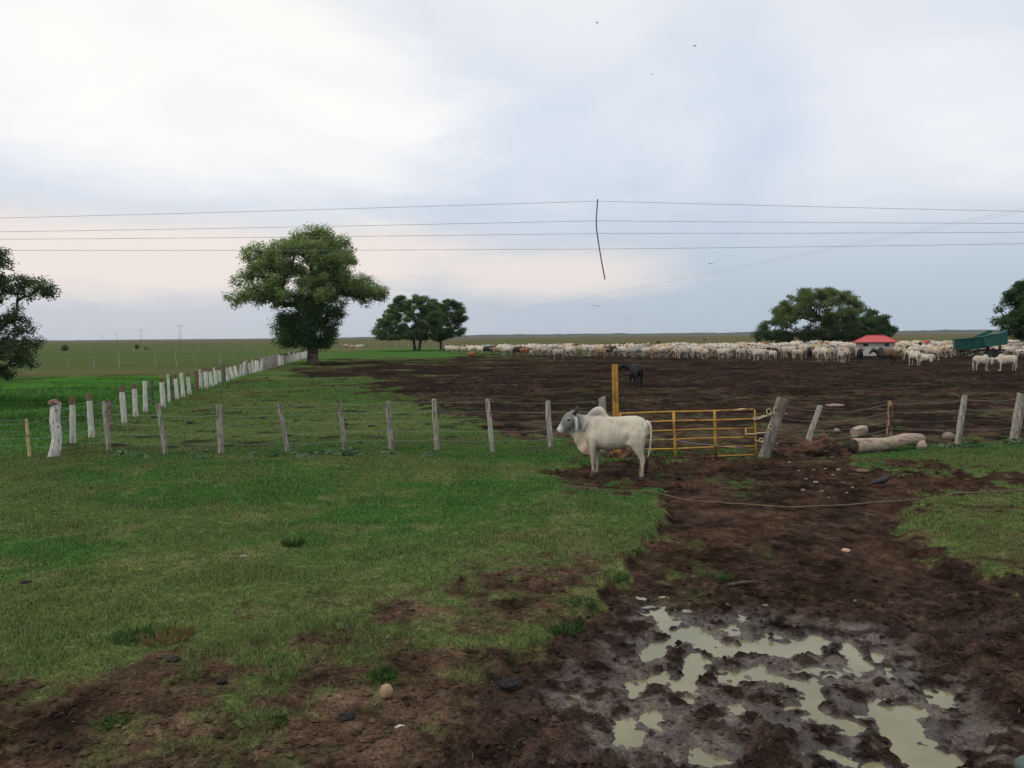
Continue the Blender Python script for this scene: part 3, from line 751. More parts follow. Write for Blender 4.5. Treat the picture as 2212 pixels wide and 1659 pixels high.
# ---- herd animals
def herd_mesh(kind, voxel=.032, target=900):
    leg = kind != 'lying'; lift = 0. if leg else -.52
    parts = [loft([(x, 0, (t + b) / 2 + lift, wd * (1.0 if leg else 1.25), (t - b) / 2) for x, t, b, wd in BODY], 16, egg=.12)]
    parts.append(loft([(.28, 0, 1.28 + lift, .07, .08), (.44, 0, 1.38 + lift, .085, .09), (.58, 0, 1.34 + lift, .07, .08), (.70, 0, 1.27 + lift, .05, .05)], 10))
    if leg: parts += cow_legs(far_h=.10, far_f=-.08 if kind != 'turned' else .05)
    else:
        for s in (1, -1):
            parts.append(loft([(.50, s * .2, .22, .08, .12), (.66, s * .24, .10, .06, .06), (.44, s * .22, .07, .05, .05)], 10))
            parts.append(loft([(-.45, s * .22, .30, .12, .2), (-.25, s * .30, .12, .08, .09), (-.5, s * .30, .07, .06, .06)], 10))
    def ry(p, a, piv):      # rotate in the xz plane about piv
        dx, dz = p[0] - piv[0], p[2] - piv[2]; return (piv[0] + dx * math.cos(a) + dz * math.sin(a), p[1], piv[2] - dx * math.sin(a) + dz * math.cos(a), *p[3:])
    def rzv(p, a, piv):
        dx, dy = p[0] - piv[0], p[1]; return (piv[0] + dx * math.cos(a) - dy * math.sin(a), dx * math.sin(a) + dy * math.cos(a), *p[2:])
    neck = [(.52, 0, 1.06 + lift, .16, .26), (.68, 0, 1.08 + lift, .13, .22), (.82, 0, 1.13 + lift, .11, .18), (.95, 0, 1.18 + lift, .095, .145), (1.05, 0, 1.22 + lift, .09, .12)]
    head = [(1.03, 0, 1.31 + lift, .075, .07), (1.08, 0, 1.28 + lift, .10, .125), (1.16, 0, 1.21 + lift, .105, .14), (1.25, 0, 1.12 + lift, .085, .115), (1.34, 0, 1.03 + lift, .068, .085), (1.43, 0, .94 + lift, .055, .055)]
    ears = [[(1.06, s * .08, 1.29 + lift, .025, .04), (1.03, s * .16, 1.26 + lift, .024, .055), (1.01, s * .24, 1.19 + lift, .02, .03)] for s in (1, -1)]
    horns = [[(1.07, s * .07, 1.37 + lift, .035, .035), (1.06, s * .14, 1.41 + lift, .028, .028), (1.06, s * .17, 1.49 + lift, .014, .014)] for s in (1, -1)]
    piv = (.58, 0, 1.10 + lift)
    def tr(p):
        if kind == 'grazing': p = ry(p, rad(62), piv)
        elif kind == 'lowered': p = ry(p, rad(28), piv)
        elif kind == 'lying': p = ry(p, rad(-6), piv)
        elif kind == 'turned': p = rzv(p, rad(62), piv)
        return p
    for prt in (neck, head, *ears, *horns):
        q = [tr(p) for p in prt]
        sidev = (0, 1, 0) if kind != 'turned' else (-math.sin(rad(62)), math.cos(rad(62)), 0)
        if prt in ears or prt in horns: sidev = (1, 0, 0)
        parts.append(loft(q, 10, side=sidev))
    tz = lift
    if leg:
        parts.append(loft([(-.66, 0, 1.20, .035, .035), (-.73, 0, 1.12, .03, .03), (-.75, .01, .9, .028, .028), (-.74, .02, .6, .028, .028), (-.73, .02, .45, .04, .04), (-.73, .02, .28, .03, .03)], 8))
        for s in (1, -1):
            parts.append(loft([(.60, s * .13, .10, .05, .06), (.62, s * .13, 0., .055, .07)], 8))
    me = remesh(parts, voxel, 3)
    ratio = min(1., target / (2. * len(me.polygons)))
    o = bpy.data.objects.new('t', me); COL.objects.link(o)
    dc = o.modifiers.new('d', 'DECIMATE'); dc.ratio = ratio
    ev = o.evaluated_get(bpy.context.evaluated_depsgraph_get()); out = bpy.data.meshes.new_from_object(ev)
    bpy.data.objects.remove(o)
    out.name = 'herd_cow_' + kind
    out.polygons.foreach_set('use_smooth', [True] * len(out.polygons))
    out.materials.append(HERD['white'])
    return out

HM = {k: herd_mesh(k) for k in ('standing', 'grazing', 'lowered', 'lying')}
HM['turned'] = herd_mesh('turned', .02, 4000)
HM['fine'] = herd_mesh('standing', .024, 3000)
HM['fine_low'] = herd_mesh('lowered', .024, 3000)

def put_cow(mesh, coat, loc, rz, s, label, cat, group=None, name='cow'):
    o = bpy.data.objects.new(name, mesh); link(o)
    o.location = loc; o.rotation_euler = (0, 0, rz); o.scale = (s, s, s)
    o.material_slots[0].link = 'OBJECT'; o.material_slots[0].material = HERD[coat]
    return tag(o, label, cat, group)

def cow_at(u, v, mesh, coat, deg, s, label, cat, name='cow'):
    p = P(u, v); return put_cow(HM[mesh], coat, onground(p, -.02 * s), rad(deg), s, label, cat, None, name)

# singled-out animals (deg: 0 = facing right of the picture, 90 = facing away, 180 = facing left)
blk = cow_at(1374, 838, 'turned', 'black', 100, 1.03, 'black steer seen from behind, standing alone in the muddy paddock', 'steer', 'steer')
cow_at(1915, 789, 'fine', 'bull', 182, 1.13, 'black-fronted brown bull standing side-on in front of the red-roofed hut', 'bull', 'bull')
cow_at(1857, 784, 'fine', 'black', 255, 1.02, 'black cow facing out of the herd beside the red-roofed hut', 'cow')
cow_at(2118, 801, 'fine_low', 'white', 8, .86, 'white calf head to head with another, its rump towards the hut', 'calf', 'calf')
cow_at(2176, 801, 'fine_low', 'white', 172, .90, 'white calf head to head with another, its rump towards the green trailer', 'calf', 'calf')
cow_at(1976, 789, 'fine', 'white', 100, .98, 'white cow standing rump-on between the brown bull and the green trailer', 'cow')
cow_at(1345, 766, 'standing', 'dark', 182, 1.04, 'dark brown cow standing side-on at the open front edge of the herd', 'cow')
cow_at(1296, 773, 'standing', 'tan', 8, .98, 'tan cow standing side-on at the front edge of the herd', 'cow')
cow_at(1522, 772, 'standing', 'black', 80, 1.0, 'black cow standing end-on among pale cattle in the middle of the herd', 'cow')
cow_at(1668, 776, 'standing', 'dark', 190, 1.0, 'dark brown cow side-on before the broad spreading tree, in the front row', 'cow')
cow_at(1748, 779, 'standing', 'black', 75, 1.0, 'black cow end-on in front of the spreading tree trunk', 'cow')
cow_at(1207, 776, 'standing', 'grey', 188, .95, 'pale grey cow standing a little in front of the herd', 'cow')
cow_at(1133, 770, 'standing', 'reddish', 4, .95, 'reddish brown cow at the thin end of the herd', 'cow')
cow_at(1017, 771, 'lying', 'reddish', 20, .9, 'reddish calf lying on the grass beyond the muddy paddock', 'calf', 'calf')
cow_at(748, 754, 'standing', 'cream', 178, .9, 'cream cow standing between the big tree and the spreading tree, half turned away', 'cow')
cow_at(776, 757, 'standing', 'white', 5, 1.0, 'white cow facing the spreading tree on the strip of grass', 'cow')
cow_at(762, 755, 'grazing', 'cream', 190, .85, 'small pale calf grazing behind the white cow on the strip of grass', 'calf', 'calf')

FRONT = [(968, 766), (1060, 768), (1130, 769), (1300, 771), (1420, 774), (1500, 776), (1600, 778), (1700, 781), (1800, 785), (1860, 781), (1960, 782), (2050, 783), (2130, 782), (2212, 784), (2420, 786)]
def vfront(u):
    return float(np.interp(u, [a for a, b in FRONT], [b for a, b in FRONT]))

HUT = P(1890, 766); HUT = Vector((HUT.x, 108., 0)); HUT.x = PD(1890, 745, 108.).x
TRL = PD(2128, 745, 90.)
def build_herd():
    rnd = random.Random(5)
    taken = [(o.location.x, o.location.y) for o in COL.objects if o.get('category') in ('cow', 'bull', 'calf', 'steer')]
    pts = []
    tries = 0
    while len(pts) < 620 and tries < 60000:
        tries += 1
        u = rnd.uniform(965, 2330); vf = vfront(u)
        hor = 727 - (u - 1106) * .00908
        y0 = FD * CAM_H / (vf - hor)
        t = rnd.random()
        y1 = 158 if u > 1120 else y0 + 8 + (u - 965) * .12
        y = y0 + (y1 - y0) * (t ** 1.25)
        x = (u - CXD) / FD * y
        if abs(x - HUT.x) < 4.4 and 104 < y < 114: continue
        if abs(u - 1890) < 46 and y < 106: continue
        if abs(x - TRL.x) < 4.2 and 86.5 < y < 93.5: continue
        if y < 90 and abs(u - 1915) < 70: continue
        if y < 89 and 2050 < u < 2200: continue
        md = 1.25 if y > y0 + 6 else 1.5
        if any((x - a) ** 2 + (y - b) ** 2 < md * md for a, b in pts) or any((x - a) ** 2 + (y - b) ** 2 < 3.2 for a, b in taken): continue
        pts.append((x, y))
    pts.sort(key=lambda q: q[1])
    words = {'white': 'white', 'cream': 'cream', 'grey': 'pale grey', 'tan': 'tan', 'reddish': 'reddish brown', 'black': 'black', 'dark': 'dark brown'}
    posew = {'standing': 'standing', 'grazing': 'grazing', 'lowered': 'with lowered head', 'lying': 'lying down'}
    SV, SF, SCc = [], [], []
    cc = {'white': (.53, .47, .385), 'cream': (.48, .375, .27), 'grey': (.34, .305, .265), 'tan': (.36, .23, .14), 'reddish': (.26, .11, .055), 'black': (.025, .022, .022), 'dark': (.045, .03, .024)}
    lowm = herd_mesh('standing', .05, 320)
    lv = [v.co.copy() for v in lowm.vertices]; lf = [tuple(p.vertices) for p in lowm.polygons]
    for i, (x, y) in enumerate(pts):
        coat = rnd.choices(['white', 'cream', 'grey', 'tan', 'reddish', 'black', 'dark'], [.50, .21, .14, .06, .03, .025, .035])[0]
        pose = rnd.choices(['standing', 'lowered', 'grazing', 'lying'], [.62, .22, .10, .06])[0]
        rz = rnd.choice([0, math.pi]) + rnd.gauss(0, .75); s = rnd.gauss(.98, .07)
        if i < 285:
            uu = CXD + FD * x / y; hor = 727 - (uu - 1106) * .00908; front = y < FD * CAM_H / (vfront(uu) - hor) + 5
            zone = 'at the thin end' if uu < 1130 else 'by the spreading tree' if 1620 < uu < 1790 else 'by the red hut' if 1790 <= uu < 1985 else 'by the green trailer' if uu >= 1985 else 'in the crowded middle'
            side_ = math.cos(rz); look = 'facing the trailer end' if side_ > .55 else 'facing the thin end' if side_ < -.55 else 'seen rump-on' if math.sin(rz) > 0 else 'seen head-on'
            lab = '%s zebu %s, %s, %s%s' % (words[coat], posew[pose], look, 'front row ' if front else '', zone)
            put_cow(HM[pose], coat, (x, y, gz(x, y) - .02), rz, s, lab, 'cow', lab)
        else:
            Rm = Matrix.Rotation(rz, 3, 'Z') * 1; o = len(SV); zz = gz(x, y)
            for q in lv:
                p = (Rm @ q) * s; SV.append((p.x + x, p.y + y, p.z + zz)); SCc.append(cc[coat])
            SF += [tuple(k + o for k in f) for f in lf]
    me = bpy.data.meshes.new('cattle_herd'); me.from_pydata(SV, [], SF)
    a = me.color_attributes.new('col', 'FLOAT_COLOR', 'POINT'); a.data.foreach_set('color', [q for c in SCc for q in (*c, 1.)])
    me.materials.append(M['coat']); me.polygons.foreach_set('use_smooth', [True] * len(me.polygons))
    o = link(bpy.data.objects.new('cattle_herd', me)); tag(o, 'mass of pale cattle backs at the rear of the herd', 'herd', kind='stuff')
build_herd()

# ------------------------------------------------------------------ fences
def post_mesh(base, top, wd, depth=None, sq=3.2, n=8, seed=0, mid=None, taper=.92, topcut=.03):
    """rough timber from base to top (world points), returned about the base"""
    rnd = random.Random(seed); b, t = Vector(base), Vector(top); d = t - b; k = 7; secs = []
    depth = depth or wd
    for i in range(k):
        q = i / (k - 1); p = d * q
        if mid: p = p + Vector((mid(q), 0, 0))
        p = p + Vector((rnd.gauss(0, .004), rnd.gauss(0, .004), 0)) * (1 if 0 < i < k else 0)
        f = (1 + (taper - 1) * q) * rnd.uniform(.93, 1.06)
        secs.append((p.x, p.y, p.z, wd / 2 * f, depth / 2 * f))
    secs[0] = (secs[0][0] - d.x * .25, secs[0][1], -.3, secs[0][3], secs[0][4])
    rot = rnd.uniform(-.35, .35)
    V, F = loft(secs, n, side=(math.cos(rot), math.sin(rot), 0), sq=sq)
    m = len(V)
    for j in range(m - n, m): V[j].z += rnd.uniform(-topcut, topcut)
    return V, F

def near_post(par, ub, vb, ut, vt, wpx, mat, seed, name='post', label=None, mid=None, sq=3.2, y=None, n=8):
    base = P(ub, vb); Y = base.y if y is None else y
    if y is not None: base = PD(ub, vb, Y); base.z = 0
    base = onground(base); top = PD(ut, vt, Y); top.y += random.Random(seed).uniform(-.05, .05)
    wd = wpx * Y / FD
    V, F = post_mesh(base, top, wd, wd * random.Random(seed + 1).uniform(.7, 1.), sq, n, seed, mid)
    o = mesh_obj('post' if name is None else name, V, F, mat, par, smooth=False, loc=base - par.location)
    if label: o['label'] = label
    return base, top

def strand(par, pts, r=.0032, sag=.02, name='wire', mat='wire', seed=0):
    rnd = random.Random(seed); path = []
    for i in range(len(pts) - 1):
        a, b = Vector(pts[i]), Vector(pts[i + 1]); L = (b - a).length; k = 5
        for j in range(k):
            q = j / k; p = a.lerp(b, q); p.z -= sag * 4 * q * (1 - q) * min(L, 3.) * rnd.uniform(.6, 1.3); path.append(p)
    path.append(Vector(pts[-1]))
    V, F = loft([(*(p - par.location), r, r) for p in path], 4, side=(0, .3, 1))
    return mesh_obj(name, V, F, M[mat], par)

NEARL = [(236, 975, 224, 868, 10), (358, 981, 343, 873, 11), (478, 979, 474, 874, 12), (622, 979, 603, 872, 10), (745, 973, 733, 868, 11), (846, 973, 837, 867, 12),
         (944, 971, 937, 863, 11), (1064, 974, 1053, 862, 11), (1190, 967, 1183, 867, 12)]
fl = empty('wire_fence', P(700, 975))
tag(fl, 'grey wire fence across the turf from the flaking white corner post to the gate', 'fence')
ends = []
for k, (ub, vb, ut, vt, wp) in enumerate(NEARL):
    ends.append(near_post(fl, ub, vb, ut, vt, wp, M['grey_wood'], 30 + k))
b0, t0 = near_post(fl, 1303, 975, 1301, 859, 17, M['grey_wood'], 50, label='thicker square-cut post behind the humped cow'); ends.append((b0, t0))
bb = near_post(fl, 64, 986, 57, 906, 7, M['bamboo'], 61, name='stake', label='thin yellow bamboo stake left of the corner post', sq=2.)
cp = P(112, 987)
corner_mid = lambda q: .10 * math.sin(q * 3.0) + .05 * math.sin(q * 7.)
cb, ct = near_post(fl, 110, 987, 118, 868, 24, M['white_flake'], 71, name='corner_post', label='crooked thick corner post with flaking whitewash', mid=corner_mid, sq=2.2, n=12)
o = mesh_obj('post_top', *blob(.15, .13, .09, .4, 2.5, 3, 2), M['rust_wood'], fl, smooth=False, loc=ct - fl.location + Vector((0, 0, -.015)))
far_l = P(-420, 990)
for k, q in enumerate((.96, .78, .59, .40, .21)):
    pts = [Vector((far_l.x, far_l.y, .08 + 1.2 * q)), bb[0].lerp(bb[1], min(q + .1, .97)) + Vector((0, -.03, 0)), cb.lerp(ct, q * .95) + Vector((0, -.17, 0))]
    pts += [b.lerp(t, q) + Vector((0, -.065, 0)) for b, t in ends]
    strand(fl, pts, seed=k)

# right-hand section
fr = empty('wire_fence', P(1950, 955))
tag(fr, 'weathered wire fence of leaning posts right of the gate, behind the log', 'fence')
rb = []
rb.append(near_post(fr, 1652, 988, 1690, 862, 27, M['big_wood'], 81, name='gate_post', label='thick split grey gate post leaning over', sq=3., n=10))
rb.append(near_post(fr, 1735, 942, 1771, 876, 13, M['grey_wood'], 82, label='short post leaning steeply beside the earth mound', y=rb[0][0].y + .3))
rb.append(near_post(fr, 1921, 952, 1923, 862, 12, M['burnt_wood'], 83, label='half-burnt post with a charred top behind the log', sq=2.2))
rb.append(near_post(fr, 2068, 957, 2085, 853, 13, M['grey_wood'], 84))
rb.append(near_post(fr, 2190, 954, 2206, 850, 18, M['grey_wood'], 85, label='broad pale post rising from the weeds'))
V, F = blob(.075, .075, .06, .4, 2.5, 5, 2); mesh_obj('post_top', V, F, M['dung'], fr, smooth=False, loc=rb[2][1] - fr.location)
farr = P(2700, 965)
for k, q in enumerate((.90, .70, .50, .30)):
    pts = [b.lerp(t, min(q, .92)) + Vector((0, -.08, 0)) for b, t in rb] + [Vector((farr.x, farr.y, .1 + 1.2 * q))]
    strand(fr, pts, seed=20 + k, sag=.03)
cur = [PD(2055 + 30 * math.cos(a), 877 + 26 * math.sin(a), rb[3][0].y - .1) for a in np.linspace(-1.6, 1.4, 12)]
V, F = tube([p - fr.location for p in cur], .004, 4); mesh_obj('loose_wire', V, F, M['wire'], fr)

# white-topped row running away to the big tree
A0, A1 = P(118, 987), P(668, 772)
fw = empty('post_fence', A0.copy())
tag(fw, 'long row of whitewashed fence posts with bare brown tops running to the big tree', 'fence')
FIRST = [(158, 958, 156, 858, 13, 'w'), (198, 946, 192, 850, 12, 'w'), (240, 926, 236, 862, 8, 'b'), (269, 915, 262, 834, 12, 'w'), (293, 901, 290, 828, 11, 'w'), (314, 890, 313, 823, 10, 'w'),
         (329, 875, 328, 822, 6, 'd'), (353, 878, 348, 815, 10, 'w'), (366, 869, 363, 809, 6, 'w'), (372, 868, 368, 811, 5, 'd'), (383, 863, 378, 809, 8, 'w'), (396, 858, 391, 805, 8, 'w'), (410, 853, 405, 806, 8, 'w'),
         (425, 846, 424, 801, 11, 'b'), (434, 842, 432, 798, 8, 'w'), (446, 840, 443, 795, 9, 'w'), (458, 836, 453, 796, 8, 'w'), (467, 832, 464, 794, 7, 'w'), (476, 829, 473, 793, 7, 'w'),
         (484, 825, 483, 789, 8, 'd'), (493, 823, 487, 791, 7, 'w'), (503, 818, 495, 788, 7, 'w'), (512, 815, 505, 785, 7, 'w')]
wposts = []
def white_post(base, top, wd, kind, seed):
    mt = {'w': [M['white_paint'], M['rust_wood']], 'b': [M['rust_wood'], M['rust_wood']], 'd': [M['dark_wood'], M['dark_wood']], 'g': [M['grey_wood'], M['grey_wood']]}[kind]
    V, F = post_mesh(base, top, wd, wd * .9, 2.6, 8, seed, topcut=.015)
    h = (top - base).length; fm = []
    for f in F:
        zc = sum(V[i].z for i in f) / len(f); fm.append(1 if zc > h * (.84 if seed % 3 else .92) else 0)
    mesh_obj('post', V, F, mt, fw, smooth=False, fm=fm, loc=base - fw.location)
    wposts.append((base, top))
for k, (ub, vb, ut, vt, wp, kd) in enumerate(FIRST):
    b = onground(P(ub, vb)); t = PD(ut, vt, b.y); white_post(b, t, wp * b.y / FD, kd, 100 + k)
W0 = wposts[-1][0].copy(); y = W0.y + 1.6; k = 0
rnd = random.Random(9)
while y < A1.y:
    q = (y - W0.y) / (A1.y - W0.y); b = onground(W0.lerp(A1, q)); b.y = y
    kd = 'w' if not (78 < y < 88 or rnd.random() < .06) else 'g'
    h = rnd.uniform(1.08, 1.3); t = b + Vector((rnd.gauss(0, .05), 0, h))
    if kd == 'd' and 78 < y < 92: pass
    white_post(b, t, rnd.uniform(.20, .27), kd, 200 + k); y += rnd.uniform(1.35, 1.8); k += 1
for k, q in enumerate((.85, .62, .4, .2)):
    strand(fw, [cb.lerp(ct, q * .95)] + [b.lerp(t, q) + Vector((.08, -.05, 0)) for b, t in wposts if b.y < 70], r=.004, seed=40 + k)

# fences far out in the meadow
def far_fence(pts, h, wd, label, n, seed, mat='grey_wood', wires=True):
    r = empty('wire_fence', Vector((pts[0][0], pts[0][1], 0))); tag(r, label, 'fence'); rnd = random.Random(seed)
    V, F = loft([(0, 0, -.3, .5, .5), (0, 0, .5, .5, .45), (.02, 0, 1., .45, .45)], 6, sq=2.5)
    V = [Vector((q.x * wd, q.y * wd, q.z * h if q.z > 0 else q.z)) for q in V]
    base = None; prev = []
    for i in range(n):
        q = (i + rnd.uniform(-.2, .2)) / max(1, n - 1) * (len(pts) - 1); k = min(max(int(q), 0), len(pts) - 2); p = Vector(pts[k]).lerp(Vector(pts[k + 1]), q - k)
        if base is None: o = base = mesh_obj('post', V, F, M[mat], r, smooth=False)
        else: o = base.copy(); link(o, r)
        o.location = Vector((p.x, p.y, 0)) - r.location; o.scale = (1, 1, rnd.uniform(.85, 1.15)); o.rotation_euler = (rnd.gauss(0, .04), rnd.gauss(0, .04), rnd.uniform(0, 3))
        prev.append(Vector((p.x, p.y, 0)))
    if wires:
        for q in (.85, .5): strand(r, [p + Vector((0, 0, h * q)) for p in prev], r=.006, seed=seed)
    return r
far_fence([P(-160, 802), P(270, 796), P(600, 782)], 1.35, .14, 'sparse grey wire fence across the meadow beyond the white posts', 15, 1)
far_fence([P(-150, 759), P(300, 757.5), P(640, 753)], 1.35, .13, 'distant pale fence line on the far side of the meadow', 62, 2)
far_fence([P(690, 750.5), P(980, 750)], 1.4, .22, 'distant fence behind the spreading tree and its grass strip', 36, 3)

# ------------------------------------------------------------------ gate
GY = P(1632, 986).y
gx0, gx1 = PD(1338, 900, GY).x, PD(1630, 900, GY).x
zb0, zt0 = PD(1338, 992, GY).z, PD(1338, 893, GY).z
zb1, zt1 = PD(1630, 983, GY).z, PD(1630, 885, GY).z
gate = empty('farm_gate', ((gx0 + gx1) / 2, GY, 0)); gl = gate.location
tag(gate, 'yellow tubular steel farm gate with six bars', 'gate')
gq = lambda x, t: Vector((x, GY, (zb0 + (zb1 - zb0) * (x - gx0) / (gx1 - gx0)) * (1 - t) + (zt0 + (zt1 - zt0) * (x - gx0) / (gx1 - gx0)) * t))
for k in range(6):
    t = k / 5; xe = gx1 + (.03 if k < 2 else 0) - (.02 if k == 5 else 0)
    path = [gq(gx0 + (xe - gx0) * q, t) + Vector((0, 0, .006 * math.sin(q * 9 + k))) - gl for q in np.linspace(0, 1, 9)]
    V, F = tube(path, .023 if k == 5 else .0185, 8); mesh_obj('rail', V, F, M['yellow_steel'], gate)
for u, w_ in ((1340, .025), (1455, .034), (1543, .034), (1630, .02)):
    xx = PD(u, 900, GY).x
    path = [gq(xx - .03 * t * 0 + .045 * (1 - t) * (1 if u > 1400 else 0), t) - gl + Vector((0, -.012, 0)) for t in np.linspace(.01, 1., 5)]
    V, F = loft([(*p, w_, .014) for p in path], 6, side=(1, 0, 0), sq=6); mesh_obj('stile', V, F, M['yellow_steel'], gate)
lp = [PD(u, v, GY - .03) - gl for u, v in ((1611, 926), (1611, 947))]
V, F = tube(lp, .02, 6); lt = mesh_obj('latch', V, F, M['yellow_steel'], gate)
V, F = tube([PD(1611, 937, GY - .03) - gl, PD(1632, 937, GY - .03) - gl], .014, 6); mesh_obj('latch_bar', V, F, M['yellow_steel'], lt)
strand(gate, [PD(1405, 943, GY - .06), PD(1455, 950, GY - .06), PD(1543, 962, GY - .06), PD(1612, 968, GY - .06)], r=.009, name='brace_wire')

yp = empty('gate_hinge_post', onground(Vector((PD(1333, 985, GY).x, GY + .05, 0)))); tag(yp, 'tall yellow steel gate post made of two joined channels', 'gate post')
for s in (-1, 1):
    b = Vector((s * .037, 0, -.2)); t = PD(1328 + s * 3.1, 787, GY + .05) - yp.location
    V, F = loft([(*b, .034, .055), (*t, .034, .055)], 8, side=(1, 0, 0), sq=7)
    mesh_obj('channel', V, F, M['yellow_steel'], yp, smooth=False)

# ropes tying the gate to the leaning post
def rope(label, pts, r=.012, loops=()):
    pts = [PD(u, v, GY + d) for u, v, d in pts]; c = pts[0].copy(); root = empty('rope', c)
    path = []
    for i in range(len(pts) - 1):
        for j in range(6): path.append(pts[i].lerp(pts[i + 1], j / 6) + Vector((0, 0, -.02 * math.sin(math.pi * j / 6))) - c)
    path.append(pts[-1] - c)
    V, F = loft([(*p, r, r) for p in path], 6, side=(0, 1, .2)); mesh_obj('strand', V, F, M['rope'], root)
    for (u, v, ru, rv) in loops:
        lpth = [PD(u + ru * math.cos(a), v + rv * math.sin(a), GY - .24) - c for a in np.linspace(0, 6.1, 14)]
        V, F = loft([(*p, r, r) for p in lpth], 6, side=(0, 1, 0)); mesh_obj('knot', V, F, M['rope'], root)
    return tag(root, label, 'rope')
rope('yellowish rope tying the top of the gate to the leaning post', [(1630, 901, -.04), (1648, 898, -.1), (1665, 893, -.22), (1690, 889, -.22), (1700, 893, .1)], .011, [(1661, 889, 5, 6)])
rope('rope from the second gate bar knotted round the leaning post', [(1628, 906, -.04), (1650, 900, -.12), (1672, 892, -.22), (1694, 890, -.2)], .013, [(1676, 887, 4, 6), (1630, 904, 3, 3)])
rope('rope tied from the latch to the middle of the leaning post', [(1611, 937, -.06), (1640, 935, -.12), (1668, 930, -.22), (1688, 928, -.1)], .013, [(1664, 922, 4, 5)])
rope('lowest rope round the foot of the leaning post', [(1629, 950, -.04), (1650, 953, -.14), (1668, 956, -.22), (1682, 957, -.05)], .011, [(1644, 951, 4, 4)])
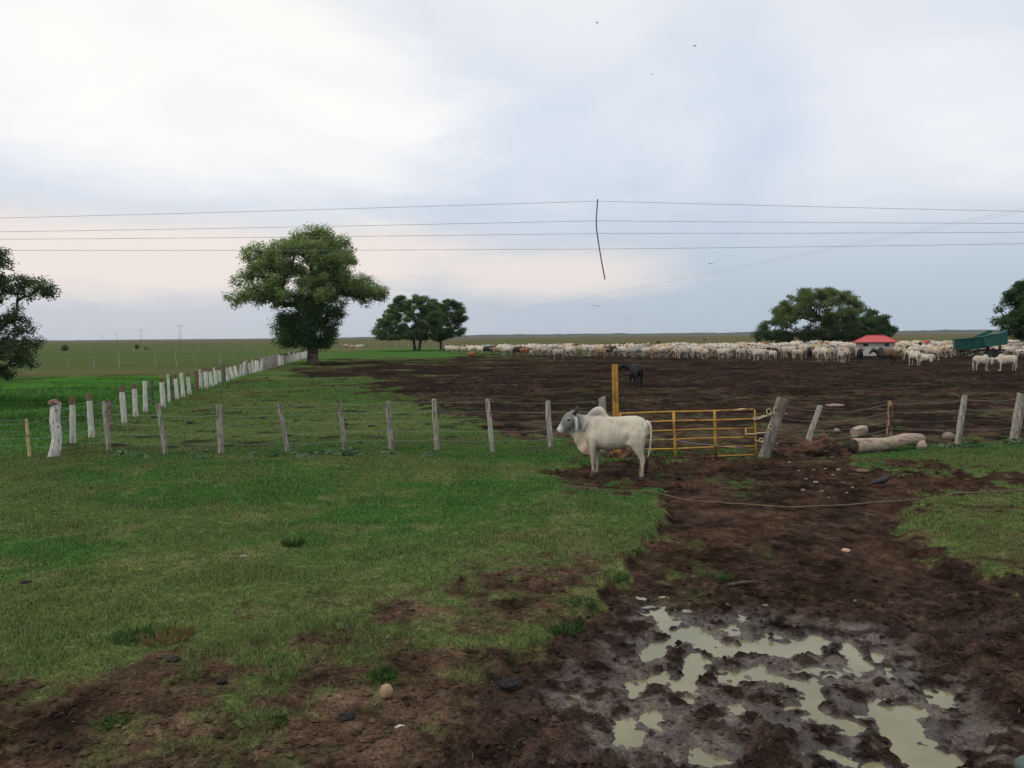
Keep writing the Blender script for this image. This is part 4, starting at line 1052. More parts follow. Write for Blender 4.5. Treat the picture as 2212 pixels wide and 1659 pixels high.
# ------------------------------------------------------------------ trees
def make_tree(name, label, u0, Y, sil, nclump, crad, leaf, nleaf, cols, trunk_r, fork, seed, hollow=.5, extra=(), trunks=((0., 0.),), flat=.62, depth=.9, lowcol=None, vlow=None, bark='bark', skip=()):
    """sil: rows (v, left u, right u) of the crown outline; everything is turned into metres at the tree's own distance"""
    rnd = np.random.default_rng(seed); rr = random.Random(seed)
    base = PD(u0, 800, Y); base.z = 0.; base.z = gz(base.x, base.y) if Y < 150 else 0.
    root = empty(name, base); tag(root, label, 'tree')
    k = Y / FD
    vh = lambda v: PD(u0, v, Y).z - base.z
    zs = np.array([vh(r[0]) for r in sil]); Ls = np.array([(r[1] - u0) * k for r in sil]); Rs = np.array([(r[2] - u0) * k for r in sil])
    order = np.argsort(zs); zs, Ls, Rs = zs[order], Ls[order], Rs[order]
    mid, half = (Ls + Rs) / 2, (Rs - Ls) / 2
    zg = np.linspace(zs[0], zs[-1], 200); wz = np.interp(zg, zs, half); pz = wz ** 1.3; pz /= pz.sum()
    C = []; tries = 0; hmax = half.max()
    while len(C) < nclump and tries < nclump * 60:
        tries += 1
        z = rnd.choice(zg, p=pz) + rnd.normal(0, .1); hw = float(np.interp(z, zs, half)); m = float(np.interp(z, zs, mid)); cr = crad * rnd.uniform(.65, 1.25)
        a = rnd.uniform(0, 2 * math.pi); q = math.sqrt(rnd.uniform(hollow ** 2, 1.)) if rnd.random() < .8 else math.sqrt(rnd.random())
        hwx = max(hw - cr * .75, .1)
        x = m + hwx * q * math.cos(a); y = max(hw * depth - cr * .75, .1) * q * math.sin(a)
        if any(abs(x / k + u0 - su) < sr and abs(z - vh(sv)) < sr * k for su, sv, sr in skip) and rnd.random() < .9: continue
        if z - cr * flat * .4 < zs[0] - .1: z = zs[0] + cr * flat * .4
        C.append((x, y, z, cr))
    for (u, v, ru, dy) in extra: C.append(((u - u0) * k, dy, vh(v), ru * k))
    # limbs: join every clump to the nearest lower wood
    nodes = []; par = []
    for (tx, lean) in trunks:
        st = len(nodes)
        for i in range(6):
            q = i / 5; nodes.append(Vector((tx + lean * q + rr.gauss(0, .04) * trunk_r, rr.gauss(0, .05) * trunk_r, fork * q - (.4 if i == 0 else 0)))); par.append(st + i - 1 if i else (-1 if st == 0 else 0))
    tips = []
    for ci in sorted(range(len(C)), key=lambda i: math.hypot(C[i][0], C[i][1]) + abs(C[i][2] - fork) * .6):
        x, y, z, cr = C[ci]; t = Vector((x, y, z - cr * flat * .25)); best = None
        for i, nd in enumerate(nodes):
            if nd.z < fork * .75: continue
            d = (t - nd); cost = d.length + max(0, nd.z - t.z) * .9 + (math.hypot(nd.x, nd.y) > math.hypot(t.x, t.y) + .5) * 3
            if best is None or cost < best[0]: best = (cost, i)
        i = best[1]; s = nodes[i]; L = (t - s).length; nsg = 3 if L > crad else 2; prev = i
        for j in range(1, nsg + 1):
            q = j / nsg; p = s.lerp(t, q) + Vector((rr.gauss(0, .05), rr.gauss(0, .05), rr.gauss(0, .03) + .10 * math.sin(math.pi * q))) * L * (0 if j == nsg else 1)
            nodes.append(p); par.append(prev); prev = len(nodes) - 1
        tips.append(prev)
    area = [0.] * len(nodes)
    tipr = trunk_r * .05
    for i in range(len(nodes) - 1, -1, -1):
        area[i] = max(area[i], tipr ** 2.2)
        if par[i] >= 0: area[par[i]] += area[i]
    amax = max(area); R = [trunk_r * (a / amax) ** (1 / 2.2) for a in area]
    TV, TF = [], []
    for i in range(len(nodes)):
        if par[i] < 0: continue
        a, b = nodes[par[i]], nodes[i]; ra, rb = R[par[i]], R[i]
        if i % 6 == 0 and i < 6 * len(trunks): continue
        if a.z < .3: ra *= 1.45
        ra = min(ra, rb * 1.6 + .02) if par[par[i]] >= 0 else ra
        v, f = tube([a, b], [max(ra, .02), max(rb, .018)], 9 if rb > .12 else 5)
        o = len(TV); TV += v; TF += [tuple(q + o for q in g) for g in f]
    mesh_obj('trunk', TV, TF, M[bark], root)
    # foliage: leaf sprays gathered into clumps
    tot = sum(c[3] ** 2 for c in C); LV, LC = [], []
    cols = np.array(cols)
    for (x, y, z, cr) in C:
        n = max(8, int(nleaf * cr * cr / tot))
        d = rnd.normal(size=(n, 3)); d /= np.linalg.norm(d, axis=1)[:, None]
        rr_ = cr * np.clip(rnd.uniform(.15, 1., n) ** .5 * (1 + .22 * rnd.normal(size=n)), .1, 1.55)
        p = d * rr_[:, None] * np.array([1, 1, flat]) + np.array([x, y, z])
        # sub-sprays so that the outline is ragged
        nrm = d * .5 + np.array([0, 0, .8]) + rnd.normal(0, .45, (n, 3)); nrm /= np.linalg.norm(nrm, axis=1)[:, None]
        t1 = np.cross(nrm, rnd.normal(size=(n, 3))); t1 /= np.linalg.norm(t1, axis=1)[:, None] + 1e-9; t2 = np.cross(nrm, t1)
        sz = leaf * rnd.uniform(.6, 1.35, n)[:, None]
        droop = np.array([0, 0, -.25]) * sz
        LV.append(np.stack([p - t1 * sz, p + t2 * sz * .42 + nrm * sz * .1, p + t1 * sz + droop, p - t2 * sz * .42 + nrm * sz * .1], 1))
        pick = np.clip(rnd.normal(.5, .22) + rnd.normal(0, .22, n), 0, 1)[:, None]
        c = cols[0] * (1 - pick) + cols[1] * pick
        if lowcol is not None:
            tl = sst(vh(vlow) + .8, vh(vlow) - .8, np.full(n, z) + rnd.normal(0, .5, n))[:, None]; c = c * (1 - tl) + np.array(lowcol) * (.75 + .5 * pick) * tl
        LC.append(np.repeat(c[:, None, :], 4, 1))
    V = np.concatenate(LV).reshape(-1, 3); Cc = np.concatenate(LC).reshape(-1, 3); F = np.arange(len(V)).reshape(-1, 4)
    np_mesh('crown', V, F, M['leaves'], 4, Cc, root, smooth=False)
    return root, base

T1 = [(498, 655, 730), (510, 632, 752), (525, 600, 772), (540, 535, 782), (560, 524, 798), (585, 520, 800), (605, 508, 818), (625, 496, 842), (645, 492, 842), (655, 540, 782),
      (668, 580, 768), (690, 578, 748), (715, 584, 738), (735, 590, 738), (748, 630, 722)]
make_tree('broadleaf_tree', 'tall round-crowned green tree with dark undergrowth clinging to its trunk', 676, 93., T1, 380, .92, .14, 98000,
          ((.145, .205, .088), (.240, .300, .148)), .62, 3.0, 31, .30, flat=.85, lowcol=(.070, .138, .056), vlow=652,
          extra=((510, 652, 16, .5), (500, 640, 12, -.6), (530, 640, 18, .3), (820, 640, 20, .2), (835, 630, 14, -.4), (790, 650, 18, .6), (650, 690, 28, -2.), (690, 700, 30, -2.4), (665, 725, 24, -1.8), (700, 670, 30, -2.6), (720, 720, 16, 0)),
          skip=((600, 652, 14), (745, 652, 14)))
T2 = [(640, 858, 928), (650, 843, 948), (662, 836, 962), (678, 826, 968), (695, 812, 968), (710, 800, 962), (722, 797, 955), (732, 806, 940)]
make_tree('spreading_tree', 'umbrella-shaped dark green tree with two trunks on the grass strip', 900, 176., T2, 300, .90, .20, 50000,
          ((.058, .108, .048), (.120, .185, .080)), .42, 4.2, 41, .62, trunks=((-.3, -.35), (.55, .75)), flat=.6, extra=((935, 690, 16, -1.), (945, 715, 13, 0.), (930, 668, 16, .5), (920, 722, 12, 0.), (950, 680, 14, 1.), (938, 730, 9, -1.)))
T2b = [(650, 945, 992), (660, 935, 1004), (672, 930, 1012), (686, 930, 1018), (700, 925, 1010), (718, 925, 1010), (735, 935, 1004)]
make_tree('spreading_tree', 'smaller single-trunked dark tree beside the two-trunked umbrella tree', 953, 186., T2b, 130, 1.05, .20, 26000,
          ((.048, .096, .042), (.100, .165, .068)), .28, 3.4, 43, .5, flat=.5)
T3 = [(624, 1725, 1795), (634, 1700, 1835), (648, 1682, 1858), (665, 1668, 1870), (682, 1650, 1868), (700, 1636, 1850), (715, 1624, 1840), (728, 1630, 1830), (735, 1700, 1815)]
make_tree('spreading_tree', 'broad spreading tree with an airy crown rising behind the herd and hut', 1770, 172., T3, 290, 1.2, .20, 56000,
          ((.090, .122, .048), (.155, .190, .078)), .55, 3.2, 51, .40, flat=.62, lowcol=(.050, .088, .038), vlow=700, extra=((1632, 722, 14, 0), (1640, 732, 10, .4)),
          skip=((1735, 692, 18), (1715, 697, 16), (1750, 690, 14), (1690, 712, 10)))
T3b = [(672, 1868, 1905), (682, 1850, 1922), (695, 1825, 1932), (710, 1808, 1940), (725, 1805, 1940), (740, 1815, 1926)]
make_tree('broadleaf_tree', 'dense dark bushy tree partly hidden by the red-roofed hut', 1872, 182., T3b, 110, 1.2, .20, 44000,
          ((.032, .074, .030), (.072, .130, .048)), .4, 2.0, 53, .35, flat=.7)
T4 = [(603, 2200, 2300), (622, 2180, 2330), (645, 2158, 2355), (668, 2146, 2370), (690, 2142, 2372), (710, 2148, 2368), (728, 2172, 2350)]
make_tree('broadleaf_tree', 'dark full-crowned tree standing behind the green trailer', 2262, 112., T4, 200, 1.0, .17, 54000,
          ((.028, .068, .028), (.062, .118, .044)), .5, 2.2, 61, .45, flat=.7)
T5 = [(430, -210, -90), (470, -280, -30), (505, -320, 0), (540, -350, 22), (572, -370, 30), (598, -400, 100), (628, -400, 124), (650, -390, 80), (668, -390, 30), (690, -385, 62), (715, -380, 86),
      (740, -360, 88), (770, -330, 84), (795, -300, 64), (822, -250, 14)]
make_tree('broadleaf_tree', 'leafy tree reaching in over the meadow behind the bamboo stake', -160, 36., T5, 380, .38, .066, 76000,
          ((.036, .064, .034), (.085, .125, .064)), .34, 1.7, 71, .35, flat=.75,
          extra=((112, 634, 22, 0), (92, 620, 26, .3), (60, 610, 26, -.3), (40, 632, 22, .2), (75, 640, 20, -.2), (20, 570, 22, 0), (8, 545, 18, .3), (2, 520, 12, -.2), (60, 712, 24, 0), (72, 742, 22, .3), (50, 770, 26, -.2),
                 (65, 790, 16, .2), (30, 690, 24, 0), (15, 815, 14, 0), (30, 745, 28, .3)), skip=((40, 662, 26), (5, 662, 20)))

# small bushes out on the meadow and plain
def bush(u, v, wpx, hpx, label, seed, col=((.045, .070, .032), (.080, .11, .048))):
    p = P(u, v); k = p.y / FD; rnd = np.random.default_rng(seed); n = 500
    root = empty('bush', p); tag(root, label, 'bush')
    d = rnd.normal(size=(n, 3)); d /= np.linalg.norm(d, axis=1)[:, None]
    q = d * (rnd.uniform(.3, 1., n) ** .5)[:, None] * np.array([wpx * k / 2, wpx * k / 2, hpx * k / 2]) * rnd.uniform(.35, 1.25, (n, 1)) + np.array([0, 0, hpx * k * .42])
    q[:, 2] = np.maximum(q[:, 2], .1)
    t1 = rnd.normal(size=(n, 3)); t1 /= np.linalg.norm(t1, axis=1)[:, None]; t2 = np.cross(t1, rnd.normal(size=(n, 3))); t2 /= np.linalg.norm(t2, axis=1)[:, None]
    s = wpx * k * .09; V = np.stack([q - t1 * s, q + t2 * s * .5, q + t1 * s, q - t2 * s * .5], 1).reshape(-1, 3)
    pk = rnd.random((n, 1)); c = np.array(col[0]) * (1 - pk) + np.array(col[1]) * pk
    np_mesh('foliage', V, np.arange(len(V)).reshape(-1, 4), M['leaves'], 4, np.repeat(c, 4, 0), root, smooth=False)
    v, f = tube([(0, 0, -.1), (0.05, 0, hpx * k * .6)], [.06, .02], 5); mesh_obj('stem', v, f, M['bark'], root)
bush(140, 758, 16, 15, 'rounded dark bush on the far meadow fence line, the larger of the lone ones', 1)
bush(296, 754, 11, 12, 'small dark bush by the distant pale fence', 2)
bush(316, 756, 9, 8, 'low twiggy bush next to the small dark bush', 3)
bush(1422, 741, 10, 5, 'dark low bush just beyond the herd on the plain', 4)

# wooded rim of the plain
def far_wood():
    n = 700; V, F = [], []
    for i in range(n + 1):
        a = rad(-60 + 120 * i / n); t = i / n
        for j in range(5):
            r = 3900 + j * 60
            hh = (0, 1, 1.1, .9, 0)[j]
            nz_ = mnoise.noise(Vector((t * 90, j * .7, 2.))) * .5 + mnoise.noise(Vector((t * 320, j * .9, 5.))) * .35 + mnoise.noise(Vector((t * 25, 0, 9.))) * .5
            amp = 3.5 + 7.5 * max(0., min(1., (t - .38) / .12))
            h = hh * max(1.5, amp * (1 + .55 * nz_))
            V.append((r * math.sin(a), r * math.cos(a), h - (0.5 if hh == 0 else 0)))
    for i in range(n):
        for j in range(4): F.append((i * 5 + j, i * 5 + j + 1, (i + 1) * 5 + j + 1, (i + 1) * 5 + j))
    o = mesh_obj('far_woodland', V, F, mat_noise('far_wood', (.018, .034, .018), (.035, .055, .026), .02, .95, None, 0.), smooth=False)
    tag(o, 'thin line of far-off woodland along the horizon', 'woodland', kind='stuff')
far_wood()

# ------------------------------------------------------------------ hut, trailer, trough
def hut():
    r = empty('hut', (HUT.x, 108., 0), rad(-22)); tag(r, 'small whitewashed hut with a red hipped roof amid the cattle', 'hut')
    W, D, H = 4.6, 3.6, 1.72; ov = .36
    z0 = 0.
    # four wall slabs with two window openings in front, built as piers and bands
    th = .18
    wins = [(-1.15, .62), (1.35, .55)]; wz0, wz1 = 1.18, 1.58
    xs = [-W / 2]
    V, F = [], []
    def add(b):
        o = len(V); V.extend(b[0]); F.extend([tuple(i + o for i in q) for q in b[1]])
    add(box(0, -D / 2 + th / 2, wz0 / 2 - .05, W, th, wz0 + .1)); add(box(0, -D / 2 + th / 2, (wz1 + H) / 2, W, th, H - wz1))
    e = [-W / 2] + [q for c, ww in wins for q in (c - ww / 2, c + ww / 2)] + [W / 2]
    for i in range(0, len(e), 2): add(box((e[i] + e[i + 1]) / 2, -D / 2 + th / 2, (wz0 + wz1) / 2, e[i + 1] - e[i], th, wz1 - wz0))
    add(box(0, D / 2 - th / 2, H / 2, W, th, H)); add(box(-W / 2 + th / 2, 0, H / 2, th, D - 2 * th, H)); add(box(W / 2 - th / 2, 0, H / 2, th, D - 2 * th, H))
    mesh_obj('wall', V, F, M['wall'], r, smooth=False)
    for c, ww in wins:
        fv = join(box(c, -D / 2 + .03, wz0 + .03, ww, .05, .05), box(c, -D / 2 + .03, wz1 - .03, ww, .05, .05), box(c - ww / 2 + .03, -D / 2 + .03, (wz0 + wz1) / 2, .05, .05, wz1 - wz0 - .12), box(c + ww / 2 - .03, -D / 2 + .03, (wz0 + wz1) / 2, .05, .05, wz1 - wz0 - .12))
        wn = mesh_obj('window', *fv, M['dark_wood'], r, smooth=False)
        mesh_obj('pane', *box(c, -D / 2 + .10, (wz0 + wz1) / 2, ww - .02, .02, wz1 - wz0 - .02), M['window_dark'], wn, smooth=False)
    a, b = W / 2 + ov, D / 2 + ov; rt = .86; rx = 1.05
    V = [(-a, -b, H - .03), (a, -b, H - .03), (a, b, H - .03), (-a, b, H - .03), (-a, -b, H + .05), (a, -b, H + .05), (a, b, H + .05), (-a, b, H + .05), (-rx, 0, H + rt), (rx, 0, H + rt)]
    F = [(0, 3, 2, 1), (0, 1, 5, 4), (1, 2, 6, 5), (2, 3, 7, 6), (3, 0, 4, 7), (4, 5, 9, 8), (5, 6, 9), (6, 7, 8, 9), (7, 4, 8)]
    rf = mesh_obj('roof', V, F, M['red_roof'], r, smooth=False)
    v, f = tube([(-rx, 0, H + rt + .01), (rx, 0, H + rt + .01)], .06, 6); mesh_obj('ridge_cap', v, f, M['red_roof'], rf)
    for sx, sy, ex in ((-a, -b, -rx), (a, -b, rx), (-a, b, -rx), (a, b, rx)):
        v, f = tube([(sx, sy, H + .06), (ex, 0, H + rt + .01)], .05, 5); mesh_obj('hip_cap', v, f, M['red_roof'], rf)
hut()

def trailer():
    Y = 90.; base = PD(2128, 770, Y); base.z = 0
    r = empty('farm_trailer', base, rad(-22)); tag(r, 'green steel hopper trailer with one end raised, standing among the cattle', 'trailer'); k = Y / FD
    X = lambda u: (u - 2128) * k * .9
    Z = lambda v: PD(2128, v, Y).z
    D = 1.15
    # box body: outline seen from the side, extruded, flared outwards at the top
    top = [(2060, 733), (2090, 731), (2125, 727), (2147, 722)]; bot = [(2062, 754), (2090, 755), (2125, 751), (2147, 747)]
    V, F = [], []; n = len(top)
    for (tu, tv), (bu, bv) in zip(top, bot):
        V += [(X(tu), -D, Z(tv)), (X(bu), -D * .78, Z(bv)), (X(bu), D * .78, Z(bv)), (X(tu), D, Z(tv))]
    for i in range(n - 1):
        for j in range(3): F.append((i * 4 + j, i * 4 + j + 1, (i + 1) * 4 + j + 1, (i + 1) * 4 + j))
    F.append((0, 3, 2, 1)); m = (n - 1) * 4; F.append((m, m + 1, m + 2, m + 3))
    bd = mesh_obj('body', V, F, M['green_steel'], r, smooth=False)
    for tu, tv, bv in ((2072, 732.5, 754.5), (2084, 731.6, 755), (2098, 730.3, 754.4), (2112, 728.8, 752.8), (2126, 727, 751), (2140, 724, 748.6)):
        v, f = loft([(X(tu), -D - .02, Z(tv), .05, .03), (X(tu), -D * .78 - .02, Z(bv), .05, .03)], 4, side=(1, 0, 0), sq=8); mesh_obj('rib', v, f, M['green_steel'], bd, smooth=False)
    for s in (-1, 1):
        v, f = tube([(X(u), s * (D + .02), Z(v_) + .02) for u, v_ in top], .05, 6); mesh_obj('top_rail', v, f, M['green_steel'], r)
    # raised discharge end with sloping hood
    V = [(X(2118), -D, Z(727)), (X(2147), -D, Z(722)), (X(2170), -D, Z(714)), (X(2170), -D, Z(744)), (X(2147), -D, Z(747)), (X(2125), -D, Z(748))]
    V2 = [(a, D, c) for a, b, c in V]; F = [(0, 5, 4, 3, 2, 1), (6, 7, 8, 9, 10, 11)] + [(i, (i + 1) % 6, 6 + (i + 1) % 6, 6 + i) for i in range(6)]
    V = [(a + .02, b * 1.01, c) for a, b, c in V + V2]
    mesh_obj('discharge_end', V, F, M['green_steel'], r, smooth=False)
    V = [(X(2106), D * 1.05, Z(727)), (X(2140), D * 1.05, Z(713)), (X(2150), D * 1.05, Z(716)), (X(2120), D * 1.05, Z(729))]
    V2 = [(a, D * 1.15, c) for a, b, c in V]
    mesh_obj('lid', V + V2, [(0, 1, 2, 3), (7, 6, 5, 4), (0, 4, 5, 1), (1, 5, 6, 2), (2, 6, 7, 3), (3, 7, 4, 0)], M['green_steel'], r, smooth=False)
    fr_ = join(box(X(2140), -.5, .95, 2.6, .12, .16), box(X(2140), .5, .95, 2.6, .12, .16), box(X(2128), 0, .95, .12, 1., .12), box(X(2152), 0, .95, .12, 1., .12),
               box(X(2133), -.5, 1.15, .12, .12, .4), box(X(2158), -.5, 1.2, .12, .12, .5), box(X(2133), .5, 1.15, .12, .12, .4), box(X(2158), .5, 1.2, .12, .12, .5))
    mesh_obj('chassis', *fr_, M['black_steel'], r, smooth=False)
    v, f = tube([(X(2118), 0, .92), (X(2085), 0, .5), (X(2072), 0, .32)], [.07, .06, .05], 6); mesh_obj('drawbar', v, f, M['green_steel'], r)
    v, f = tube([(X(2074), 0, .35), (X(2074), 0, 0.)], [.05, .05], 6); mesh_obj('jack', v, f, M['black_steel'], r)
    for u in (2137, 2154):
        for s in (-1, 1):
            V, F = [], []; n = 18; prof = [(.18, -.11), (.30, -.13), (.41, -.11), (.44, -.05), (.44, .05), (.41, .11), (.30, .13), (.18, .11)]
            for i in range(n):
                a = 2 * math.pi * i / n
                for rr_, yy in prof: V.append((math.cos(a) * rr_, yy, math.sin(a) * rr_))
            p = len(prof)
            for i in range(n):
                for j in range(p): F.append((i * p + j, ((i + 1) % n) * p + j, ((i + 1) % n) * p + (j + 1) % p, i * p + (j + 1) % p))
            wh = empty('wheel', (0, 0, 0)); wh.parent = r; wh.location = (X(u), s * .78, .43)
            mesh_obj('tyre', V, F, M['tyre'], wh)
            v, f = loft([(0, -.09, 0, .20, .20), (0, .09, 0, .20, .20)], 14, side=(1, 0, 0)); mesh_obj('rim', v, f, M['green_steel'], wh)
trailer()

def trough():
    p = PD(2000, 745, 104.); r = empty('salt_trough', (p.x, 104., 0)); tag(r, 'small red-covered trough on dark legs showing above cattle backs', 'trough')
    z = PD(2000, 739, 104.).z
    mesh_obj('tub', *box(-.2, 0, z - .34, 1.1, .6, .26), M['black_steel'], r, smooth=False)
    v = [(-.32, -.4, z - .10), (.34, -.4, z - .04), (.34, .4, z - .04), (-.32, .4, z - .10), (-.1, -.4, z + .16), (.3, -.4, z + .20), (.3, .4, z + .20), (-.1, .4, z + .16)]
    mesh_obj('cover', v, [(3, 2, 1, 0), (4, 5, 6, 7), (0, 1, 5, 4), (1, 2, 6, 5), (2, 3, 7, 6), (3, 0, 4, 7)], M['red_sheet'], r, smooth=False)
    for x in (-.6, .25):
        for y_ in (-.2, .2):
            v, f = tube([(x, y_, -.05), (x, y_, z - .2)], .035, 5); mesh_obj('leg', v, f, M['black_steel'], r)
    for x in (-.2, .25):
        v, f = tube([(x, 0, z - .25), (x, 0, z + .02)], .025, 5); mesh_obj('cover_post', v, f, M['black_steel'], r)
trough()

# ------------------------------------------------------------------ power lines
WY = 14.5
WIRES = [(459, 434.5, 446, 1290.5), (489, 477, 472, 1288), (505, 504.5, 491, 1290), (529, 538, 516, 1295)]
for k, (vl, vm, vr, um) in enumerate(WIRES):
    a, m_, b = PD(0, vl, WY), PD(um, vm, WY), PD(2212, vr, WY)
    L = m_ + (a - m_) * 2.6; R_ = m_ + (b - m_) * 3.2
    path = []
    for s, e in ((L, m_), (m_, R_)):
        for i in range(24):
            q = i / 24; p = s.lerp(e, q); p.z -= .10 * math.sin(math.pi * q); path.append(p)
    path.append(R_)
    c = path[24]
    V, F = loft([(*(p - c),  .0032, .0032) for p in path], 5, side=(0, 1, 0))
    o = mesh_obj('power_line', V, F, M['power_wire'], loc=c)
    tag(o, ('topmost of the four overhead wires held apart by the hanging stick', 'second overhead wire below the top one, crossed by the hanging stick', 'third overhead wire down, crossed by the bend of the hanging stick', 'lowest of the four overhead wires held apart by the hanging stick')[k], 'wire')
sp_ = [(1291, 430), (1290.3, 440), (1289, 460), (1288, 477), (1288.3, 490), (1290, 505), (1292.5, 521), (1295, 538), (1299, 562), (1303, 583), (1307, 604)]
sp_ = [PD(u, v, WY - .012) for u, v in sp_]; c = sp_[0].copy()
V, F = loft([(*(p - c), .0105, .0105) for p in sp_], 8, side=(0, 1, 0)); o = mesh_obj('spacer_stick', V, F, M['dark_wood'], loc=c)
tag(o, 'bent wooden stick hanging across the four overhead wires to space them', 'stick')

# a second, thinner line coming in from the plain
for k, (dv, du) in enumerate(((0, 0), (7, 6))):
    pth = []
    for i in range(40):
        q = i / 39; Y = 620 * (1 - q) + 38 * q; u = 940 + (2400 - 940) * (q ** 6 * .0 + (1 / Y - 1 / 620.) / (1 / 38. - 1 / 620.))
        z = 9.3 + (.0 if k == 0 else -.12); x = (u - CXD) / FD * Y
        s = abs(math.sin(math.pi * q * 6)); pth.append(Vector((x, Y + k * 1.2, z - .9 * s * 0)))
    c = pth[20]
    V, F = loft([(*(p - c), .0045, .0045) for p in pth], 4, side=(0, 0, 1)); o = mesh_obj('power_line', V, F, M['power_wire'], loc=c)
    tag(o, ('upper of two faint wires running off towards the spreading trees', 'lower of two faint wires running off towards the spreading trees')[k], 'wire')

def utility_pole(u, vt, h, label):
    Y = (h - CAM_H) / ((733 - vt) / FD); p = PD(u, 735, Y); r = empty('utility_pole', (p.x, Y, 0)); tag(r, label, 'pole')
    for s in (-1, 1):
        v, f = tube([(s * .55, 0, -.3), (s * .5, 0, h)], [.10, .08], 6); mesh_obj('pole', v, f, M['pole'], r)
    mesh_obj('crossarm', *box(0, -.2, h - .25, 4.2, .12, .14), M['pole'], r, smooth=False)
    for x in (-1.9, 0, 1.9):
        v, f = tube([(x, -.2, h - .14), (x, -.2, h + .15)], .07, 5); mesh_obj('insulator', v, f, M['pole'], r)
utility_pole(390, 703, 10.5, 'tallest-looking twin-legged power pole, on the plain left of the big tree')
utility_pole(305, 712, 10.5, 'second twin-legged power pole of the row, farther out than the tallest-looking one')
utility_pole(253, 717.5, 10.5, 'third twin-legged power pole of the row, pale with distance')
utility_pole(220, 721, 10.5, 'farthest twin-legged power pole of the row across the plain')

# ------------------------------------------------------------------ birds
def bird_mesh(spread, dih):
    V, F = loft([(.22, 0, 0, .005, .005), (.16, 0, .005, .03, .03), (.05, 0, 0, .055, .05), (-.10, 0, 0, .04, .035), (-.24, 0, 0, .045, .008), (-.30, 0, 0, .05, .004)], 8)
    parts = [(V, F)]
    for s in (1, -1):
        z1, z2 = spread * .5 * math.sin(dih), spread * .5 * math.sin(dih * .5) + spread * .5 * math.sin(dih) * .2
        w_ = [(.09, s * .03, .01), (.12, s * spread * .5, z1), (.02, s * spread, z1 + spread * .5 * math.sin(dih * .4)), (-.06, s * spread * .96, z1 + spread * .48 * math.sin(dih * .4)), (-.09, s * spread * .5, z1), (-.08, s * .03, .01)]
        lo = [(a, b, c - .012) for a, b, c in w_]; m = len(w_)
        parts.append(([Vector(q) for q in w_ + lo], [tuple(range(m)), tuple(range(2 * m - 1, m - 1, -1))] + [(i, m + i, m + (i + 1) % m, (i + 1) % m) for i in range(m)]))
    return join(*parts)
def flying(u, v, Y, span, dih, rz, label, name='bird'):
    V, F = bird_mesh(span / 2, dih); o = mesh_obj(name, V, F, M['bird'], loc=PD(u, v, Y)); o.rotation_euler = (rad(8), 0, rad(rz)); tag(o, label, 'bird')
flying(1288, 662, 120, 1.25, .6, 80, 'dark bird with raised wings flying just above another, over the herd')
flying(1362, 688, 130, 1.4, .06, 95, 'dark bird gliding with flat wings low over the herd')
flying(1522, 734, 110, 1.0, .5, 20, 'dark bird skimming above the backs of the herd')
flying(1290, 49, 90, .24, .3, 70, 'tiny bird high above the hanging stick')
flying(1501, 99, 95, .24, .25, 120, 'tiny bird high in the open blue part of the sky')
flying(1408, 160, 130, .28, .3, 60, 'tiny faint bird between two higher ones')
flying(1536, 570, 110, .9, .2, 100, 'small bird beside the faint wires')
def ground_bird(u, v, label):
    p = onground(P(u, v)); r = empty('blackbird', p, rad(-25)); tag(r, label, 'bird')
    v_, f = loft([(.20, 0, .22, .006, .006), (.16, 0, .23, .028, .030), (.12, 0, .21, .035, .04), (.04, 0, .16, .06, .065), (-.06, 0, .125, .055, .05), (-.16, 0, .09, .035, .018), (-.28, 0, .05, .04, .006)], 10)
    mesh_obj('body', v_, f, M['bird'], r)
    for s in (1, -1):
        v_, f = tube([(.02, s * .025, .11), (.03, s * .03, -.01)], .007, 5); mesh_obj('leg', v_, f, M['bird'], r)
ground_bird(1903, 1042, 'black bird standing on the mud in front of the log')

# ------------------------------------------------------------------ log, stones, mound and litter
def log():
    p0 = onground(P(1826, 975)); Y = p0.y; r = empty('fallen_log', p0); tag(r, 'bent pale barkless log lying by the fence right of the gate', 'log')
    ctr = [(1843, 962, 18), (1860, 961, 18.5), (1885, 960, 17.5), (1910, 958, 15.5), (1935, 953, 15), (1955, 948, 15), (1975, 945, 14.5), (1990, 946, 12.5)]
    dY = np.linspace(-.50, .40, len(ctr)); secs = []
    for (u, v, rr_), d in zip(ctr, dY):
        q = PD(u, v, Y + .1 + d) - p0; R_ = rr_ * Y / FD * .88; secs.append((q.x, q.y, q.z - .02, R_, R_))
    V, F = loft(secs, 16, side=(0, 1, .1)); rnd = random.Random(2)
    V = [Vector(v) + Vector((0, mnoise.noise(v * 4) * .03 + mnoise.noise(v * 11) * .012, mnoise.noise(v * 4 + Vector((5, 5, 5))) * .035 + mnoise.noise(v * 11 + Vector((3, 1, 5))) * .014)) for v in V]
    mesh_obj('trunk', V, F, M['log'], r)
    e = secs[0]; ax = (Vector(secs[1][:3]) - Vector(e[:3])).normalized(); e0, e1 = Vector(e[:3]) - ax * .05, Vector(e[:3]) + ax * .02
    v, f = loft([(*e0, e[3] * .93, e[4] * .93), (*e1, e[3] * .97, e[4] * .97)], 16, side=(0, 1, .1)); mesh_obj('cut_end', v, f, M['log_end'], r)
    q = PD(1988, 962, Y + .3) - p0; v, f = blob(.16, .15, .14, .25, 1.8, 4, 2); mesh_obj('stub', v, f, M['log'], r, loc=q)
log()

